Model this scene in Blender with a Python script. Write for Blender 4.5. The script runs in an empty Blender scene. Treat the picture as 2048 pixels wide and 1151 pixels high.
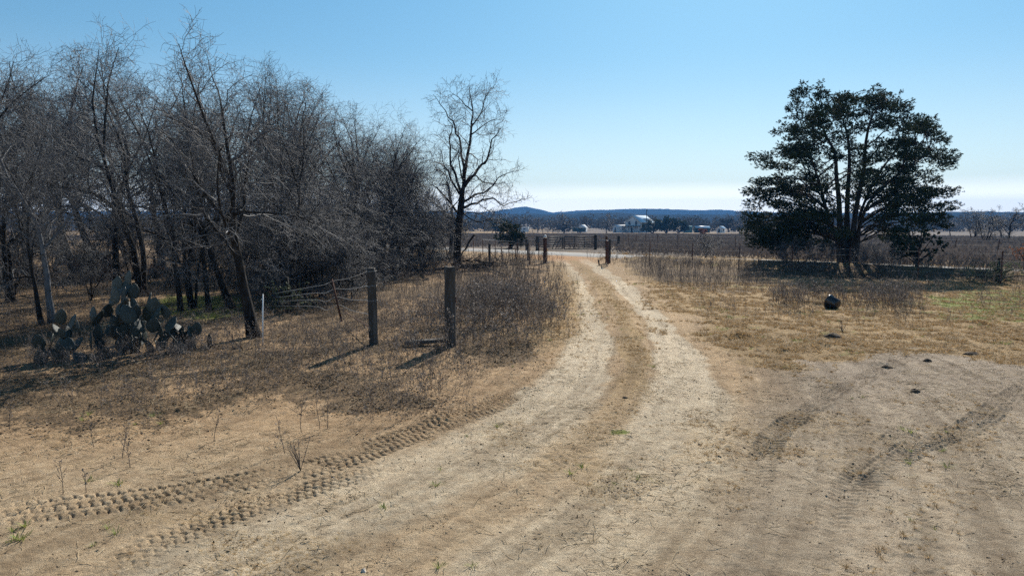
import bpy, math, random
import numpy as np
from mathutils import Vector, Matrix

SC = bpy.context.scene
COL = SC.collection
R = math.radians
# ---------------------------------------------------------------- camera
CAMH = 2.6
F = 1409.0                      # focal length in pixels of the 2048 px wide photograph
HORIZON = 440.0
TILT = math.atan((575.5 - HORIZON) / F)
cam_d = bpy.data.cameras.new("camera"); cam = bpy.data.objects.new("camera", cam_d); COL.objects.link(cam)
cam.location = (0, 0, CAMH); cam.rotation_euler = (math.pi / 2 - TILT, 0, 0)
cam_d.sensor_width = 36; cam_d.lens = F / 2048 * 36
cam_d.clip_start = 0.1; cam_d.clip_end = 20000
SC.camera = cam
# ---------------------------------------------------------------- sky, sun, exposure
SUN_EL = R(36.5); SUN_AZ = R(17.7)          # azimuth clockwise from +Y (the viewing direction)
w = bpy.data.worlds.new("World"); SC.world = w; w.use_nodes = True
nt = w.node_tree; nt.nodes.clear()
def N(nt, t, **k):
    n = nt.nodes.new(t)
    for a, b in k.items():
        if a == "op": n.operation = b
        elif hasattr(n, a): setattr(n, a, b)
        else: n.inputs[a].default_value = b
    return n
out = N(nt, "ShaderNodeOutputWorld"); bg = N(nt, "ShaderNodeBackground")
sky = N(nt, "ShaderNodeTexSky", sky_type='NISHITA')
sky.sun_disc = False; sky.sun_elevation = SUN_EL; sky.sun_rotation = SUN_AZ
sky.altitude = 100; sky.air_density = 1.0; sky.dust_density = 0.3; sky.ozone_density = 2.2
tc = N(nt, "ShaderNodeTexCoord")
sep = N(nt, "ShaderNodeSeparateXYZ"); nt.links.new(tc.outputs["Generated"], sep.inputs[0])
mp = N(nt, "ShaderNodeMapping"); mp.inputs["Scale"].default_value = (2.0, 2.0, 26.0); nt.links.new(tc.outputs["Generated"], mp.inputs[0])
nz = N(nt, "ShaderNodeTexNoise"); nz.inputs["Scale"].default_value = 1.6; nz.inputs["Detail"].default_value = 3; nt.links.new(mp.outputs[0], nz.inputs["Vector"])
a1 = N(nt, "ShaderNodeMath", op='MULTIPLY_ADD'); a1.inputs[1].default_value = 0.012; nt.links.new(nz.outputs["Fac"], a1.inputs[0]); nt.links.new(sep.outputs["Z"], a1.inputs[2])
mr = N(nt, "ShaderNodeMapRange", interpolation_type='SMOOTHSTEP'); mr.inputs[1].default_value = 0.062; mr.inputs[2].default_value = 0.036
mr.inputs[3].default_value = 0.0; mr.inputs[4].default_value = 1.0; nt.links.new(a1.outputs[0], mr.inputs[0])
cl = N(nt, "ShaderNodeMath", op='MULTIPLY'); cl.inputs[1].default_value = 0.50; nt.links.new(mr.outputs[0], cl.inputs[0])
tint = N(nt, "ShaderNodeMix", data_type='RGBA', blend_type='MULTIPLY'); tint.inputs["Factor"].default_value = 1.0
tint.inputs["B"].default_value = (0.78, 1.10, 1.22, 1)
nt.links.new(sky.outputs[0], tint.inputs["A"])
tr_ = N(nt, "ShaderNodeValToRGB"); tr_.color_ramp.elements[0].position = 0.0; tr_.color_ramp.elements[0].color = (.88, .97, .99, 1)
tr_.color_ramp.elements[1].position = .36; tr_.color_ramp.elements[1].color = (.72, 1.19, 1.22, 1); nt.links.new(sep.outputs["Z"], tr_.inputs[0]); nt.links.new(tr_.outputs[0], tint.inputs["B"])
mixc = N(nt, "ShaderNodeMix", data_type='RGBA'); nt.links.new(cl.outputs[0], mixc.inputs["Factor"])
nt.links.new(tint.outputs["Result"], mixc.inputs["A"]); mixc.inputs["B"].default_value = (23, 22.8, 21.8, 1)
mr2 = N(nt, "ShaderNodeMapRange", interpolation_type='SMOOTHSTEP'); mr2.inputs[1].default_value = .24; mr2.inputs[2].default_value = 0.0; mr2.inputs[3].default_value = 0.0; mr2.inputs[4].default_value = .26; nt.links.new(a1.outputs[0], mr2.inputs[0])
mixh = N(nt, "ShaderNodeMix", data_type='RGBA'); nt.links.new(mr2.outputs[0], mixh.inputs["Factor"]); nt.links.new(tint.outputs["Result"], mixh.inputs["A"]); mixh.inputs["B"].default_value = (16.5, 15.5, 15.0, 1); nt.links.new(mixh.outputs["Result"], mixc.inputs["A"])
nt.links.new(mixc.outputs["Result"], bg.inputs["Color"]); bg.inputs["Strength"].default_value = 0.0535
nt.links.new(bg.outputs[0], out.inputs[0])
sd = bpy.data.lights.new("sun", 'SUN'); sd.energy = 4.7; sd.angle = R(0.5); sd.color = (1.0, 0.93, 0.82)
sun = bpy.data.objects.new("sun", sd); COL.objects.link(sun)
sdir = Vector((math.sin(SUN_AZ) * math.cos(SUN_EL), math.cos(SUN_AZ) * math.cos(SUN_EL), math.sin(SUN_EL)))
sun.rotation_euler = sdir.to_track_quat('Z', 'Y').to_euler(); sun.location = sdir * 50
SC.view_settings.view_transform = 'Standard'; SC.view_settings.look = 'None'; SC.view_settings.gamma = 1.0
SC.view_settings.exposure = 0.76
SC.cycles.use_denoising = False
SC.cycles.max_bounces = 5; SC.cycles.diffuse_bounces = 2; SC.cycles.glossy_bounces = 2; SC.cycles.transmission_bounces = 3
SC.cycles.volume_bounces = 0; SC.cycles.transparent_max_bounces = 4
SC.cycles.caustics_reflective = False; SC.cycles.caustics_refractive = False

# ---------------------------------------------------------------- numbers and terrain
RS = np.random.RandomState
def hash2(ix, iy, seed):
    h = (ix.astype(np.int64) * 374761393 + iy.astype(np.int64) * 668265263 + seed * 1274126177) & 0x7fffffff
    h = ((h ^ (h >> 13)) * 1103515245 + 12345) & 0x7fffffff
    h = (h ^ (h >> 16)) * 69069 & 0x7fffffff
    return (h & 0xffffff) / float(0xffffff)
def vnoise(x, y, seed=0):
    x = np.asarray(x, float); y = np.asarray(y, float)
    ix = np.floor(x); iy = np.floor(y); fx = x - ix; fy = y - iy
    fx = fx * fx * (3 - 2 * fx); fy = fy * fy * (3 - 2 * fy)
    a = hash2(ix, iy, seed); b = hash2(ix + 1, iy, seed); c = hash2(ix, iy + 1, seed); d = hash2(ix + 1, iy + 1, seed)
    return (a + (b - a) * fx) + ((c + (d - c) * fx) - (a + (b - a) * fx)) * fy
def fbm(x, y, seed=0, oct=4, gain=.5):
    s = 0; a = 1; t = 0
    for i in range(oct):
        s = s + a * vnoise(np.asarray(x) * 2 ** i + 17.3 * i, np.asarray(y) * 2 ** i - 9.1 * i, seed + i); t += a; a *= gain
    return s / t
def sstep(a, b, x):
    t = np.clip((x - a) / (b - a), 0, 1); return t * t * (3 - 2 * t)
def hb(x, y):
    """the lie of the land, metres"""
    y = np.asarray(y, float); x = np.asarray(x, float)
    d = np.sqrt(x * x + y * y)
    far = -3.0 * sstep(55, 330, d)
    road = np.exp(-((x + y - 57.8) / 7.0) ** 2)
    bump = (fbm(x / 4.5, y / 4.5, 3, 2) - .5) * .22 * sstep(3, 14, d) * (1 - road)
    bank = .42 * np.exp(-((x + y - 52.3) / 1.7) ** 2) * sstep(5.5, 9, x)
    return far + bump * (1 - sstep(60, 90, d)) + bank
def hz(x, y): return float(hb(np.array([x]), np.array([y]))[0])
def ray(px, py):
    u = (px - 1024) / F; v = -(py - 575.5) / F
    return np.array([u, math.cos(TILT) + v * math.sin(TILT), -math.sin(TILT) + v * math.cos(TILT)])
def at(px, py):
    """ground point seen at photograph pixel (px, py)"""
    r = ray(px, py); z = 0.0; p = None
    for _ in range(12):
        t = (z - CAMH) / min(r[2], -1e-4); p = r * t; z = .5 * z + .5 * hz(p[0], p[1])
    return np.array([p[0], p[1], hz(p[0], p[1])])
def atY(px, py, Y):
    r = ray(px, py); t = Y / r[1]; return np.array([r[0] * t, Y, CAMH + r[2] * t])

# ---------------------------------------------------------------- mesh helpers
def fast_mesh(name, V, polys, mat=None, tint=None, smooth=False, uniform=None):
    """V (n,3); polys: list of int arrays (m,k) of one k each"""
    me = bpy.data.meshes.new(name)
    V = np.ascontiguousarray(V, dtype=np.float32)
    me.vertices.add(len(V)); me.vertices.foreach_set("co", V.ravel())
    polys = [np.asarray(p, dtype=np.int32) for p in polys if len(p)]
    nl = sum(p.size for p in polys); npoly = sum(len(p) for p in polys)
    me.loops.add(nl); me.polygons.add(npoly)
    me.loops.foreach_set("vertex_index", np.concatenate([p.ravel() for p in polys]))
    st = []; o = 0
    for p in polys:
        st.append(o + np.arange(len(p)) * p.shape[1]); o += p.size
    me.polygons.foreach_set("loop_start", np.concatenate(st).astype(np.int32))
    if smooth: me.polygons.foreach_set("use_smooth", np.ones(npoly, dtype=bool))
    if tint is not None:
        at_ = me.attributes.new("tint", 'FLOAT', 'POINT'); at_.data.foreach_set("value", np.ascontiguousarray(tint, dtype=np.float32))
    me.update(calc_edges=True)
    if mat: me.materials.append(mat)
    return me
def link(name, me, parent=None, loc=None):
    o = bpy.data.objects.new(name, me); COL.objects.link(o)
    if parent: o.parent = parent
    if loc is not None: o.location = loc
    return o
def tag(o, label=None, cat=None, group=None, kind=None):
    if label: o["label"] = label
    if cat: o["category"] = cat
    if group: o["group"] = group
    if kind: o["kind"] = kind
    return o
def thing(name, label, cat, loc=(0, 0, 0), rz=0, group=None):
    o = bpy.data.objects.new(name, None); COL.objects.link(o); o.empty_display_size = .2
    o.location = [float(q) for q in loc]; o.rotation_euler = (0, 0, rz)
    return tag(o, label, cat, group)
def dup(root, loc, rz, sc, label, group=None, cat=None):
    r = root.copy(); COL.objects.link(r); r.location = [float(q) for q in loc]; r.rotation_euler = (0, 0, rz); r.scale = sc
    r["label"] = label
    if group: r["group"] = group
    elif "group" in r: del r["group"]
    if cat: r["category"] = cat
    for c in list(root.children):
        d = c.copy(); COL.objects.link(d); d.parent = r
        for g in c.children:
            e = g.copy(); COL.objects.link(e); e.parent = d
    return r

class MB:
    """collects shapes into one mesh"""
    def __init__(s): s.V = []; s.T = []; s.Q = []; s.n = 0; s.ti = []
    def add(s, V, tris=None, quads=None, tint=0.5):
        V = np.asarray(V, float).reshape(-1, 3)
        if tris is not None and len(tris): s.T.append(np.asarray(tris) + s.n)
        if quads is not None and len(quads): s.Q.append(np.asarray(quads) + s.n)
        s.V.append(V); s.ti.append(np.full(len(V), tint) if np.isscalar(tint) else np.asarray(tint)); s.n += len(V)
    def box(s, c, d, rz=0, rx=0, ry=0, tint=.5):
        x, y, z = np.array(d) / 2
        V = np.array([[i * x, j * y, k * z] for k in (-1, 1) for j in (-1, 1) for i in (-1, 1)])
        M = np.array(Matrix.Rotation(rz, 3, 'Z') @ Matrix.Rotation(ry, 3, 'Y') @ Matrix.Rotation(rx, 3, 'X'))
        s.add(V @ M.T + np.array(c), quads=[[0, 2, 3, 1], [4, 5, 7, 6], [0, 1, 5, 4], [2, 6, 7, 3], [0, 4, 6, 2], [1, 3, 7, 5]], tint=tint)
    def tube(s, P, rad, k=6, cap=True, tint=.5):
        P = np.asarray(P, float); n = len(P); rad = np.broadcast_to(np.asarray(rad, float), (n,))
        V, Q = tubes(P[None], rad[None], k)
        T = []
        if cap:
            for i in range(1, k - 1): T += [[0, i + 1, i], [(n - 1) * k, (n - 1) * k + i, (n - 1) * k + i + 1]]
        s.add(V, tris=T, quads=Q, tint=tint)
    def bar(s, a, b, w, h=None, tint=.5):
        a = Vector(a); b = Vector(b); d = b - a; q = d.to_track_quat('Z', 'Y').to_matrix(); h = h or w
        V = []
        for e, L in ((a, 0), (b, 0)):
            for i, j in ((-1, -1), (1, -1), (1, 1), (-1, 1)): V.append(e + q @ Vector((i * w / 2, j * h / 2, 0)))
        s.add([tuple(v) for v in V], quads=[[3, 2, 1, 0], [4, 5, 6, 7], [0, 1, 5, 4], [1, 2, 6, 5], [2, 3, 7, 6], [3, 0, 4, 7]], tint=tint)
    def mesh(s, name, mat, smooth=False):
        V = np.concatenate(s.V)
        P = []
        if s.T: P.append(np.concatenate(s.T))
        if s.Q: P.append(np.concatenate(s.Q))
        return fast_mesh(name, V, P, mat, np.concatenate(s.ti), smooth)
    def build(s, name, mat, parent=None, loc=None, smooth=False): return link(name, s.mesh(name, mat, smooth), parent, loc)

def tubes(P, rad, k):
    """P (B,n,3), rad (B,n) -> verts, quads of B tubes with k sides"""
    B, n, _ = P.shape
    T = np.empty_like(P); T[:, 1:-1] = P[:, 2:] - P[:, :-2] if n > 2 else 0; T[:, 0] = P[:, 1] - P[:, 0]; T[:, -1] = P[:, -1] - P[:, -2]
    T /= np.linalg.norm(T, axis=2, keepdims=True) + 1e-9
    ref = np.where(np.abs(T[:, :1, 2:3]) > .8, np.array([[[1., 0, 0]]]), np.array([[[0, 0, 1.]]]))
    U = np.cross(T, np.broadcast_to(ref, T.shape)); U /= np.linalg.norm(U, axis=2, keepdims=True) + 1e-9
    W = np.cross(T, U)
    a = np.arange(k) * 2 * math.pi / k
    V = P[:, :, None, :] + rad[:, :, None, None] * (np.cos(a)[None, None, :, None] * U[:, :, None, :] + np.sin(a)[None, None, :, None] * W[:, :, None, :])
    idx = np.arange(B * n * k).reshape(B, n, k)
    q = np.stack([idx[:, :-1, :], np.roll(idx[:, :-1, :], -1, 2), np.roll(idx[:, 1:, :], -1, 2), idx[:, 1:, :]], -1).reshape(-1, 4)
    return V.reshape(-1, 3), q

# ---------------------------------------------------------------- materials
def material(name, stops, scale=4.0, rough=.8, bump=0.0, bscale=None, detail=4, stretch=(1, 1, 1), tint=0.0, spec=.3, metal=0.0, transl=0.0, coord="Object", rnd=0.0):
    """noise-coloured material; tint: how much of the colour follows the per-piece 'tint' value"""
    m = bpy.data.materials.new(name); m.use_nodes = True; t = m.node_tree; t.nodes.clear(); L = t.links.new
    o = N(t, "ShaderNodeOutputMaterial"); b = N(t, "ShaderNodeBsdfPrincipled")
    b.inputs["Roughness"].default_value = rough; b.inputs["Metallic"].default_value = metal; b.inputs["Specular IOR Level"].default_value = spec
    c = N(t, "ShaderNodeTexCoord"); mpn = N(t, "ShaderNodeMapping"); mpn.inputs["Scale"].default_value = stretch; L(c.outputs[coord], mpn.inputs[0])
    n = N(t, "ShaderNodeTexNoise"); n.inputs["Scale"].default_value = scale; n.inputs["Detail"].default_value = detail; n.inputs["Roughness"].default_value = .65
    L(mpn.outputs[0], n.inputs["Vector"])
    r = N(t, "ShaderNodeValToRGB"); e = r.color_ramp.elements
    while len(e) < len(stops): e.new(.5)
    for i, st in enumerate(stops):
        e[i].position = .28 + .44 * i / max(1, len(stops) - 1) if len(st) == 3 else st[3]; e[i].color = (*st[:3], 1)
    src = n.outputs["Fac"]
    if tint or rnd:
        mx = N(t, "ShaderNodeMix", data_type='FLOAT'); mx.inputs["Factor"].default_value = tint or rnd; L(src, mx.inputs["A"])
        if tint:
            an = N(t, "ShaderNodeAttribute"); an.attribute_name = "tint"
            mr_ = N(t, "ShaderNodeMapRange"); mr_.inputs[3].default_value = .25; mr_.inputs[4].default_value = .75; L(an.outputs["Fac"], mr_.inputs[0]); L(mr_.outputs[0], mx.inputs["B"])
        else:
            oi = N(t, "ShaderNodeObjectInfo"); L(oi.outputs["Random"], mx.inputs["B"])
        src = mx.outputs["Result"]
    L(src, r.inputs[0]); L(r.outputs[0], b.inputs["Base Color"])
    if bump:
        n2 = N(t, "ShaderNodeTexNoise"); n2.inputs["Scale"].default_value = bscale or scale * 3; n2.inputs["Detail"].default_value = 4; L(mpn.outputs[0], n2.inputs["Vector"])
        bp = N(t, "ShaderNodeBump"); bp.inputs["Strength"].default_value = 1; bp.inputs["Distance"].default_value = bump; L(n2.outputs["Fac"], bp.inputs["Height"]); L(bp.outputs[0], b.inputs["Normal"])
    if transl:
        tr = N(t, "ShaderNodeBsdfTranslucent"); L(r.outputs[0], tr.inputs[0]); ms = N(t, "ShaderNodeMixShader"); ms.inputs[0].default_value = transl
        L(b.outputs[0], ms.inputs[1]); L(tr.outputs[0], ms.inputs[2]); L(ms.outputs[0], o.inputs[0])
    else: L(b.outputs[0], o.inputs[0])
    return m
M = {}
M['bark'] = material("bark", [(.008, .007, .0065), (.018, .0155, .014), (.045, .04, .037)], 9, .95, .02, 22, stretch=(1, 1, .35), spec=.15)
M['twig'] = material("twig", [(.032, .033, .037), (.076, .077, .083), (.20, .202, .212)], 3, .65, tint=.6, spec=.25)
M['palebark'] = material("pale_bark", [(.05, .052, .058), (.10, .104, .115), (.18, .185, .20)], 8, .85, .012, 20, stretch=(1, 1, .35))
M['cedarbark'] = material("cedar_bark", [(.010, .008, .007), (.02, .017, .014), (.042, .035, .03)], 10, .9, .02, 25, stretch=(1, 1, .2))
M['cedar'] = material("cedar_foliage", [(.007, .014, .009), (.016, .030, .017), (.034, .052, .026), (.075, .075, .042)], 1.2, .75, tint=.65, transl=.10, spec=.1)
M['evergreen'] = material("evergreen_foliage", [(.02, .03, .012), (.045, .06, .025), (.09, .10, .05)], .6, .7, tint=.6, transl=.1)
M['greyscrub'] = material("scrub_foliage", [(.07, .08, .045), (.14, .155, .09), (.23, .235, .15)], 2, .7, tint=.6, transl=.2)
M['weed'] = material("dry_weed", [(.055, .046, .042), (.145, .124, .114), (.34, .30, .27)], 2.5, .75, tint=.7, transl=.3)
M['weedfar'] = material("field_weed", [(.10, .085, .08), (.17, .145, .135), (.26, .225, .20)], .05, .9, tint=.5, transl=.15, spec=.05)
M['grass'] = material("dry_grass", [(.20, .12, .052), (.41, .275, .13), (.60, .45, .26)], 1.5, .7, tint=.7, transl=.3)
M['ggrass'] = material("green_grass", [(.12, .15, .035), (.22, .27, .06), (.34, .34, .11)], 1.5, .7, tint=.7, transl=.3)
M['litter'] = material("leaf_litter", [(.05, .036, .024), (.14, .10, .064), (.30, .225, .14)], 2, .8, tint=.9, transl=.3)
M['clod'] = material("dirt_clod", [(.10, .07, .045), (.22, .16, .10), (.40, .31, .21)], 9, .95, tint=.6)
M['straw'] = material("straw", [(.12, .085, .05), (.34, .25, .14), (.55, .45, .30)], 3, .8, tint=.9)
M['oldwood'] = material("weathered_wood", [(.018, .016, .015), (.055, .05, .046), (.15, .135, .122)], 7, .9, .008, 30, stretch=(1, 1, .12), detail=6)
M['redwood'] = material("red_brown_post", [(.03, .014, .011), (.07, .032, .024), (.13, .07, .052)], 8, .85, .005, 25, stretch=(1, 1, .2))
M['rust'] = material("rusty_steel", [(.035, .014, .011), (.085, .034, .022), (.17, .08, .05)], 12, .75, .002, 40)
M['darksteel'] = material("dark_steel", [(.03, .035, .04), (.07, .075, .08), (.14, .13, .12)], 10, .55, metal=.3)
M['wire'] = material("galvanised_wire", [(.20, .20, .20), (.30, .30, .30), (.42, .42, .41)], 8, .6, metal=0, spec=.3)
M['white'] = material("white_paint", [(.62, .62, .60), (.74, .74, .73), (.82, .82, .81)], 6, .5)
M['whitemetal'] = material("bright_roof_metal", [(.66, .67, .68), (.76, .77, .78), (.84, .84, .85)], 2, .34, metal=.75, spec=.6)
M['wallwhite'] = material("pale_siding", [(.50, .53, .56), (.60, .63, .66), (.68, .71, .73)], 1, .7)
M['window'] = material("dark_window", [(.03, .035, .045), (.05, .06, .07)], 2, .15, spec=.6)
M['greenpaint'] = material("dark_green_paint", [(.02, .05, .05), (.04, .075, .075)], 2, .5)
M['tealpaint'] = material("teal_paint", [(.10, .22, .22), (.16, .30, .30)], 2, .6)
M['cactus'] = material("cactus_skin", [(.009, .016, .015), (.020, .031, .029), (.055, .070, .060)], 14, .5, .01, 30, tint=.4, spec=.4)
M['rubber'] = material("black_rubber", [(.008, .008, .009), (.014, .014, .015), (.03, .03, .03)], 6, .3, spec=.5)
M['dung'] = material("dark_clump", [(.03, .021, .014), (.075, .054, .037), (.15, .11, .075)], 22, .95, .02, 60)
M['stone'] = material("pale_stone", [(.34, .29, .24), (.48, .43, .37), (.62, .58, .52)], 5, .9, .006)
M['wood_far'] = material("distant_wood", [(.12, .118, .108), (.20, .185, .165), (.30, .265, .235)], .04, .95, tint=.55, spec=0.05)
M['hill'] = material("wooded_hill", [(.016, .020, .015), (.028, .031, .023), (.045, .043, .033)], .012, 1.0, tint=.4, spec=0.0)
M['orangeleaf'] = material("rusty_leaves", [(.16, .06, .02), (.28, .10, .035), (.36, .17, .07)], 3, .8, tint=.6, transl=.25)
M['roadm'] = material("pale_road", [(.16, .153, .147), (.215, .207, .197), (.27, .26, .25)], 1.2, .9, .004, 30)

# ---------------------------------------------------------------- ground plan, traced as ground points
def gp(pts): return np.array([at(*p)[:2] for p in pts])
def line_dist(x, y, P):
    """distance to polyline, arc length, signed side"""
    D = np.full(x.shape, 1e9); S = np.zeros(x.shape); SG = np.zeros(x.shape); acc = 0
    for a, b in zip(P[:-1], P[1:]):
        d = b - a; L = np.hypot(*d); d = d / L
        rx = x - a[0]; ry = y - a[1]; t = np.clip(rx * d[0] + ry * d[1], 0, L)
        ex = rx - t * d[0]; ey = ry - t * d[1]; e = np.hypot(ex, ey); mk = e < D
        D[mk] = e[mk]; S[mk] = (acc + t)[mk]; SG[mk] = np.sign(d[0] * ry - d[1] * rx)[mk]; acc += L
    return D, S, SG
def poly_sd(x, y, P):
    """signed distance to polygon, positive inside"""
    Pc = np.vstack([P, P[:1]]); D, _, _ = line_dist(x, y, Pc); ins = np.zeros(x.shape, bool)
    for a, b in zip(Pc[:-1], Pc[1:]):
        c = ((a[1] > y) != (b[1] > y)) & (x < (b[0] - a[0]) * (y - a[1]) / (b[1] - a[1] + 1e-12) + a[0]); ins ^= c
    return np.where(ins, D, -D)
def smooth_line(P, n=8):
    P = np.asarray(P, float); Q = []
    for i in range(len(P) - 1):
        p0 = P[max(i - 1, 0)]; p1 = P[i]; p2 = P[i + 1]; p3 = P[min(i + 2, len(P) - 1)]
        for t in np.arange(n) / n:
            Q.append(.5 * ((2 * p1) + (-p0 + p2) * t + (2 * p0 - 5 * p1 + 4 * p2 - p3) * t * t + (-p0 + 3 * p1 - 3 * p2 + p3) * t ** 3))
    Q.append(P[-1]); return np.array(Q)
LRUT = smooth_line(gp([(1118, 518), (1138, 540), (1160, 575), (1180, 620), (1188, 665), (1176, 720), (1120, 790), (1020, 860), (860, 950), (620, 1060), (400, 1160)]), 4)
RRUT = smooth_line(gp([(1165, 518), (1200, 540), (1250, 575), (1300, 625), (1342, 690), (1368, 755), (1372, 830), (1330, 930), (1200, 1060), (1050, 1180)]), 4)
MIDS = smooth_line(gp([(1140, 518), (1170, 540), (1205, 575), (1240, 622), (1264, 680), (1270, 745), (1235, 820), (1170, 885), (1110, 930)]), 4)
P_LEFT = gp([(1106, 524), (1118, 545), (1130, 590), (1118, 640), (1085, 690), (1025, 745), (945, 790), (840, 836), (720, 842), (560, 815), (420, 830), (230, 860), (0, 868), (-700, 905), (-2600, 960), (-1600, 486), (600, 486), (1000, 512)])
P_RIGHT = gp([(1228, 526), (1262, 560), (1330, 612), (1390, 660), (1440, 712), (1560, 750), (1700, 725), (1850, 706), (2048, 735), (2900, 800), (3300, 560), (2300, 505), (1300, 512)])
P_RWEED = gp([(1232, 522), (1268, 552), (1360, 580), (1480, 590), (1580, 566), (1500, 545), (1480, 528), (1300, 514)])
P_RWEED2 = gp([(1540, 622), (1680, 628), (1830, 625), (1850, 598), (1760, 585), (1560, 590)])
P_BAND = gp([(1400, 540), (1500, 556), (1700, 560), (1900, 557), (2048, 560), (2700, 572), (2700, 545), (2000, 535), (1600, 534), (1400, 526)])
P_GREEN = gp([(1820, 600), (1900, 640), (2048, 650), (2500, 660), (2500, 588), (1950, 578)])
P_LGREEN = gp([(300, 625), (330, 590), (480, 590), (490, 625), (400, 640)])
T_A = smooth_line(gp([(-250, 1060), (0, 1030), (225, 1003), (375, 983), (562, 948), (700, 913), (850, 860), (1018, 795), (1122, 725)]), 4)
T_A2 = smooth_line(gp([(-200, 1110), (0, 1086), (75, 1070), (170, 1046), (300, 1010)]), 4)
T_B = smooth_line(gp([(80, 1190), (206, 1140), (337, 1080), (468, 1027), (600, 983), (709, 953), (880, 905)]), 4)
T_C = smooth_line(gp([(1880, 690), (1810, 715), (1779, 730), (1700, 770), (1627, 812), (1560, 860), (1520, 920), (1500, 1000)]), 4)
T_D = smooth_line(gp([(2300, 690), (2150, 735), (2048, 776), (1931, 855), (1822, 898), (1740, 950), (1700, 1030)]), 4)
T_E = smooth_line(gp([(1900, 800), (1800, 860), (1740, 915), (1705, 955), (1680, 1000), (1664, 1048), (1660, 1110), (1680, 1180)]), 4)
T_F = smooth_line(gp([(1400, 850), (1340, 920), (1300, 960), (1260, 985), (1228, 1015), (1150, 1080), (1050, 1170)]), 4)
T_G = smooth_line(gp([(1300, 690), (1308, 735), (1300, 780), (1262, 825), (1215, 870), (1120, 940), (980, 1030), (820, 1120)]), 4)
TRACKS = [(T_A, .60, 1.15, 'block'), (T_A2, .36, 1.15, 'block'), (T_B, .46, 1.3, 'block'), (T_C, .40, 1.35, 'lug'), (T_D, .42, 1.2, 'lug'), (T_E, .34, .62, 'lug'), (T_F, .34, .38, 'lug'), (T_G, .32, .40, 'lug')]

# ---------------------------------------------------------------- ground sheet
ys = [-14.0, -9, -5, -2, 0.5, 2.2, 3.0, 3.6, 4.1]
while ys[-1] < 75: ys.append(ys[-1] * (1.0026 if ys[-1] < 9.5 else 1.0036 if ys[-1] < 20 else 1.0055))
while ys[-1] < 5200: ys.append(ys[-1] * 1.05)
ys = np.array(ys)
tt = np.linspace(-1, 1, 1300)
for _ in range(14):
    tt = np.concatenate([[tt[0] - (tt[1] - tt[0]) * 1.45], tt, [tt[-1] + (tt[-1] - tt[-2]) * 1.45]])
Wd = .80 * np.maximum(ys, 0) + 1.2
GX = tt[None, :] * Wd[:, None]; GY = np.repeat(ys[:, None], len(tt), 1)
gx = GX.ravel(); gy = GY.ravel()
near = (gy > 2.5) & (gy < 110) & (np.abs(gx) < 90)
def masks(x, y):
    n1 = fbm(x / .9, y / .9, 21, 4); n2 = fbm(x / 2.6, y / 2.6, 31, 3)
    dl, _, _ = line_dist(x, y, LRUT); dr, _, _ = line_dist(x, y, RRUT); dm, sm, _ = line_dist(x, y, MIDS)
    fore = sstep(11.5, 7.5, y)
    rutw = .50 + .35 * sstep(18, 9, y) + .25 * fore
    pale = np.maximum(sstep(rutw, rutw * .35, dl + (n1 - .5) * .55), sstep(rutw, rutw * .35, dr + (n1 - .5) * .55))
    apron = np.exp(-((x - 2.9) / 3.2) ** 2 - ((y - 49) / 5.0) ** 2)
    pl = poly_sd(x, y, P_LEFT); pr = poly_sd(x, y, P_RIGHT)
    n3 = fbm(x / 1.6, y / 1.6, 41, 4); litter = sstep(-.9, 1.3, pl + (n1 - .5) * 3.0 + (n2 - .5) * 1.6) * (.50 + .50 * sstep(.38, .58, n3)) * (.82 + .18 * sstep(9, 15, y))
    grass = sstep(-.3, .9, pr + (n1 - .5) * 2.2 + (n2 - .5) * 1.2)
    mid = sstep(.47, .12, dm + (n1 - .5) * .6) * sstep(0, 3, sm) * (.42 + .40 * sstep(9, 14, y))
    grass = np.maximum(grass, mid)
    side = sstep(1.5, .1, np.abs(pl)) * sstep(10, 16, y)
    grass = np.maximum(grass, side * .65)
    # thin grassy patches in the bare yard
    yard = sstep(.56, .70, n2 * .5 + n1 * .5 + .06 * sstep(6, 10, y)) * sstep(1.2, -.4, pr) * sstep(1.0, -.3, pl)
    grass = np.maximum(grass, yard * .42)
    green = np.maximum(sstep(-.6, 1.2, poly_sd(x, y, P_GREEN) + (n1 - .5) * 2.5), sstep(-.8, 1.0, poly_sd(x, y, P_LGREEN) + (n1 - .5) * 1.5))
    green = np.maximum(green, sstep(.60, .76, fbm(x / .7, y / .7, 77, 3)) * (mid * sstep(16, 8, y) * 1.2 + grass * .45 + .18 * fore))
    gray = sstep(-.5, 1.6, x - (.46 + .55 * (y - 5.15)) + (n2 - .5) * 1.5) * (1 - pale * .7)
    field = sstep(-1, 2, (x + y) - 62.0)
    band = np.maximum(sstep(-.5, .6, poly_sd(x, y, P_BAND) + (n1 - .5)), np.maximum(sstep(-.4, .8, poly_sd(x, y, P_RWEED) + (n1 - .5)), .5 * sstep(-.3, .6, poly_sd(x, y, P_RWEED2) + (n1 - .5))))
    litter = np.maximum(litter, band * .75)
    pale = pale * (1 - .30 * fore); return pale, grass, green, litter, gray, field, apron
mA = np.zeros((len(gx), 4), np.float32); mB = np.zeros((len(gx), 4), np.float32); mA[:, 3] = 1
pz, pg, pgr, plt, pgy, pf, pap = masks(gx[near], gy[near])
mA[near, 0] = pz; mA[near, 1] = pg; mA[near, 2] = pgr; mB[near, 0] = plt; mB[near, 1] = pgy; mB[near, 2] = pf; mB[near, 3] = pap
farm = ~near & (gy >= 75); mB[farm, 2] = 1.0; mB[~near & (gy < 75), 0] = .5
dist = np.hypot(gx, gy)
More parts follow.
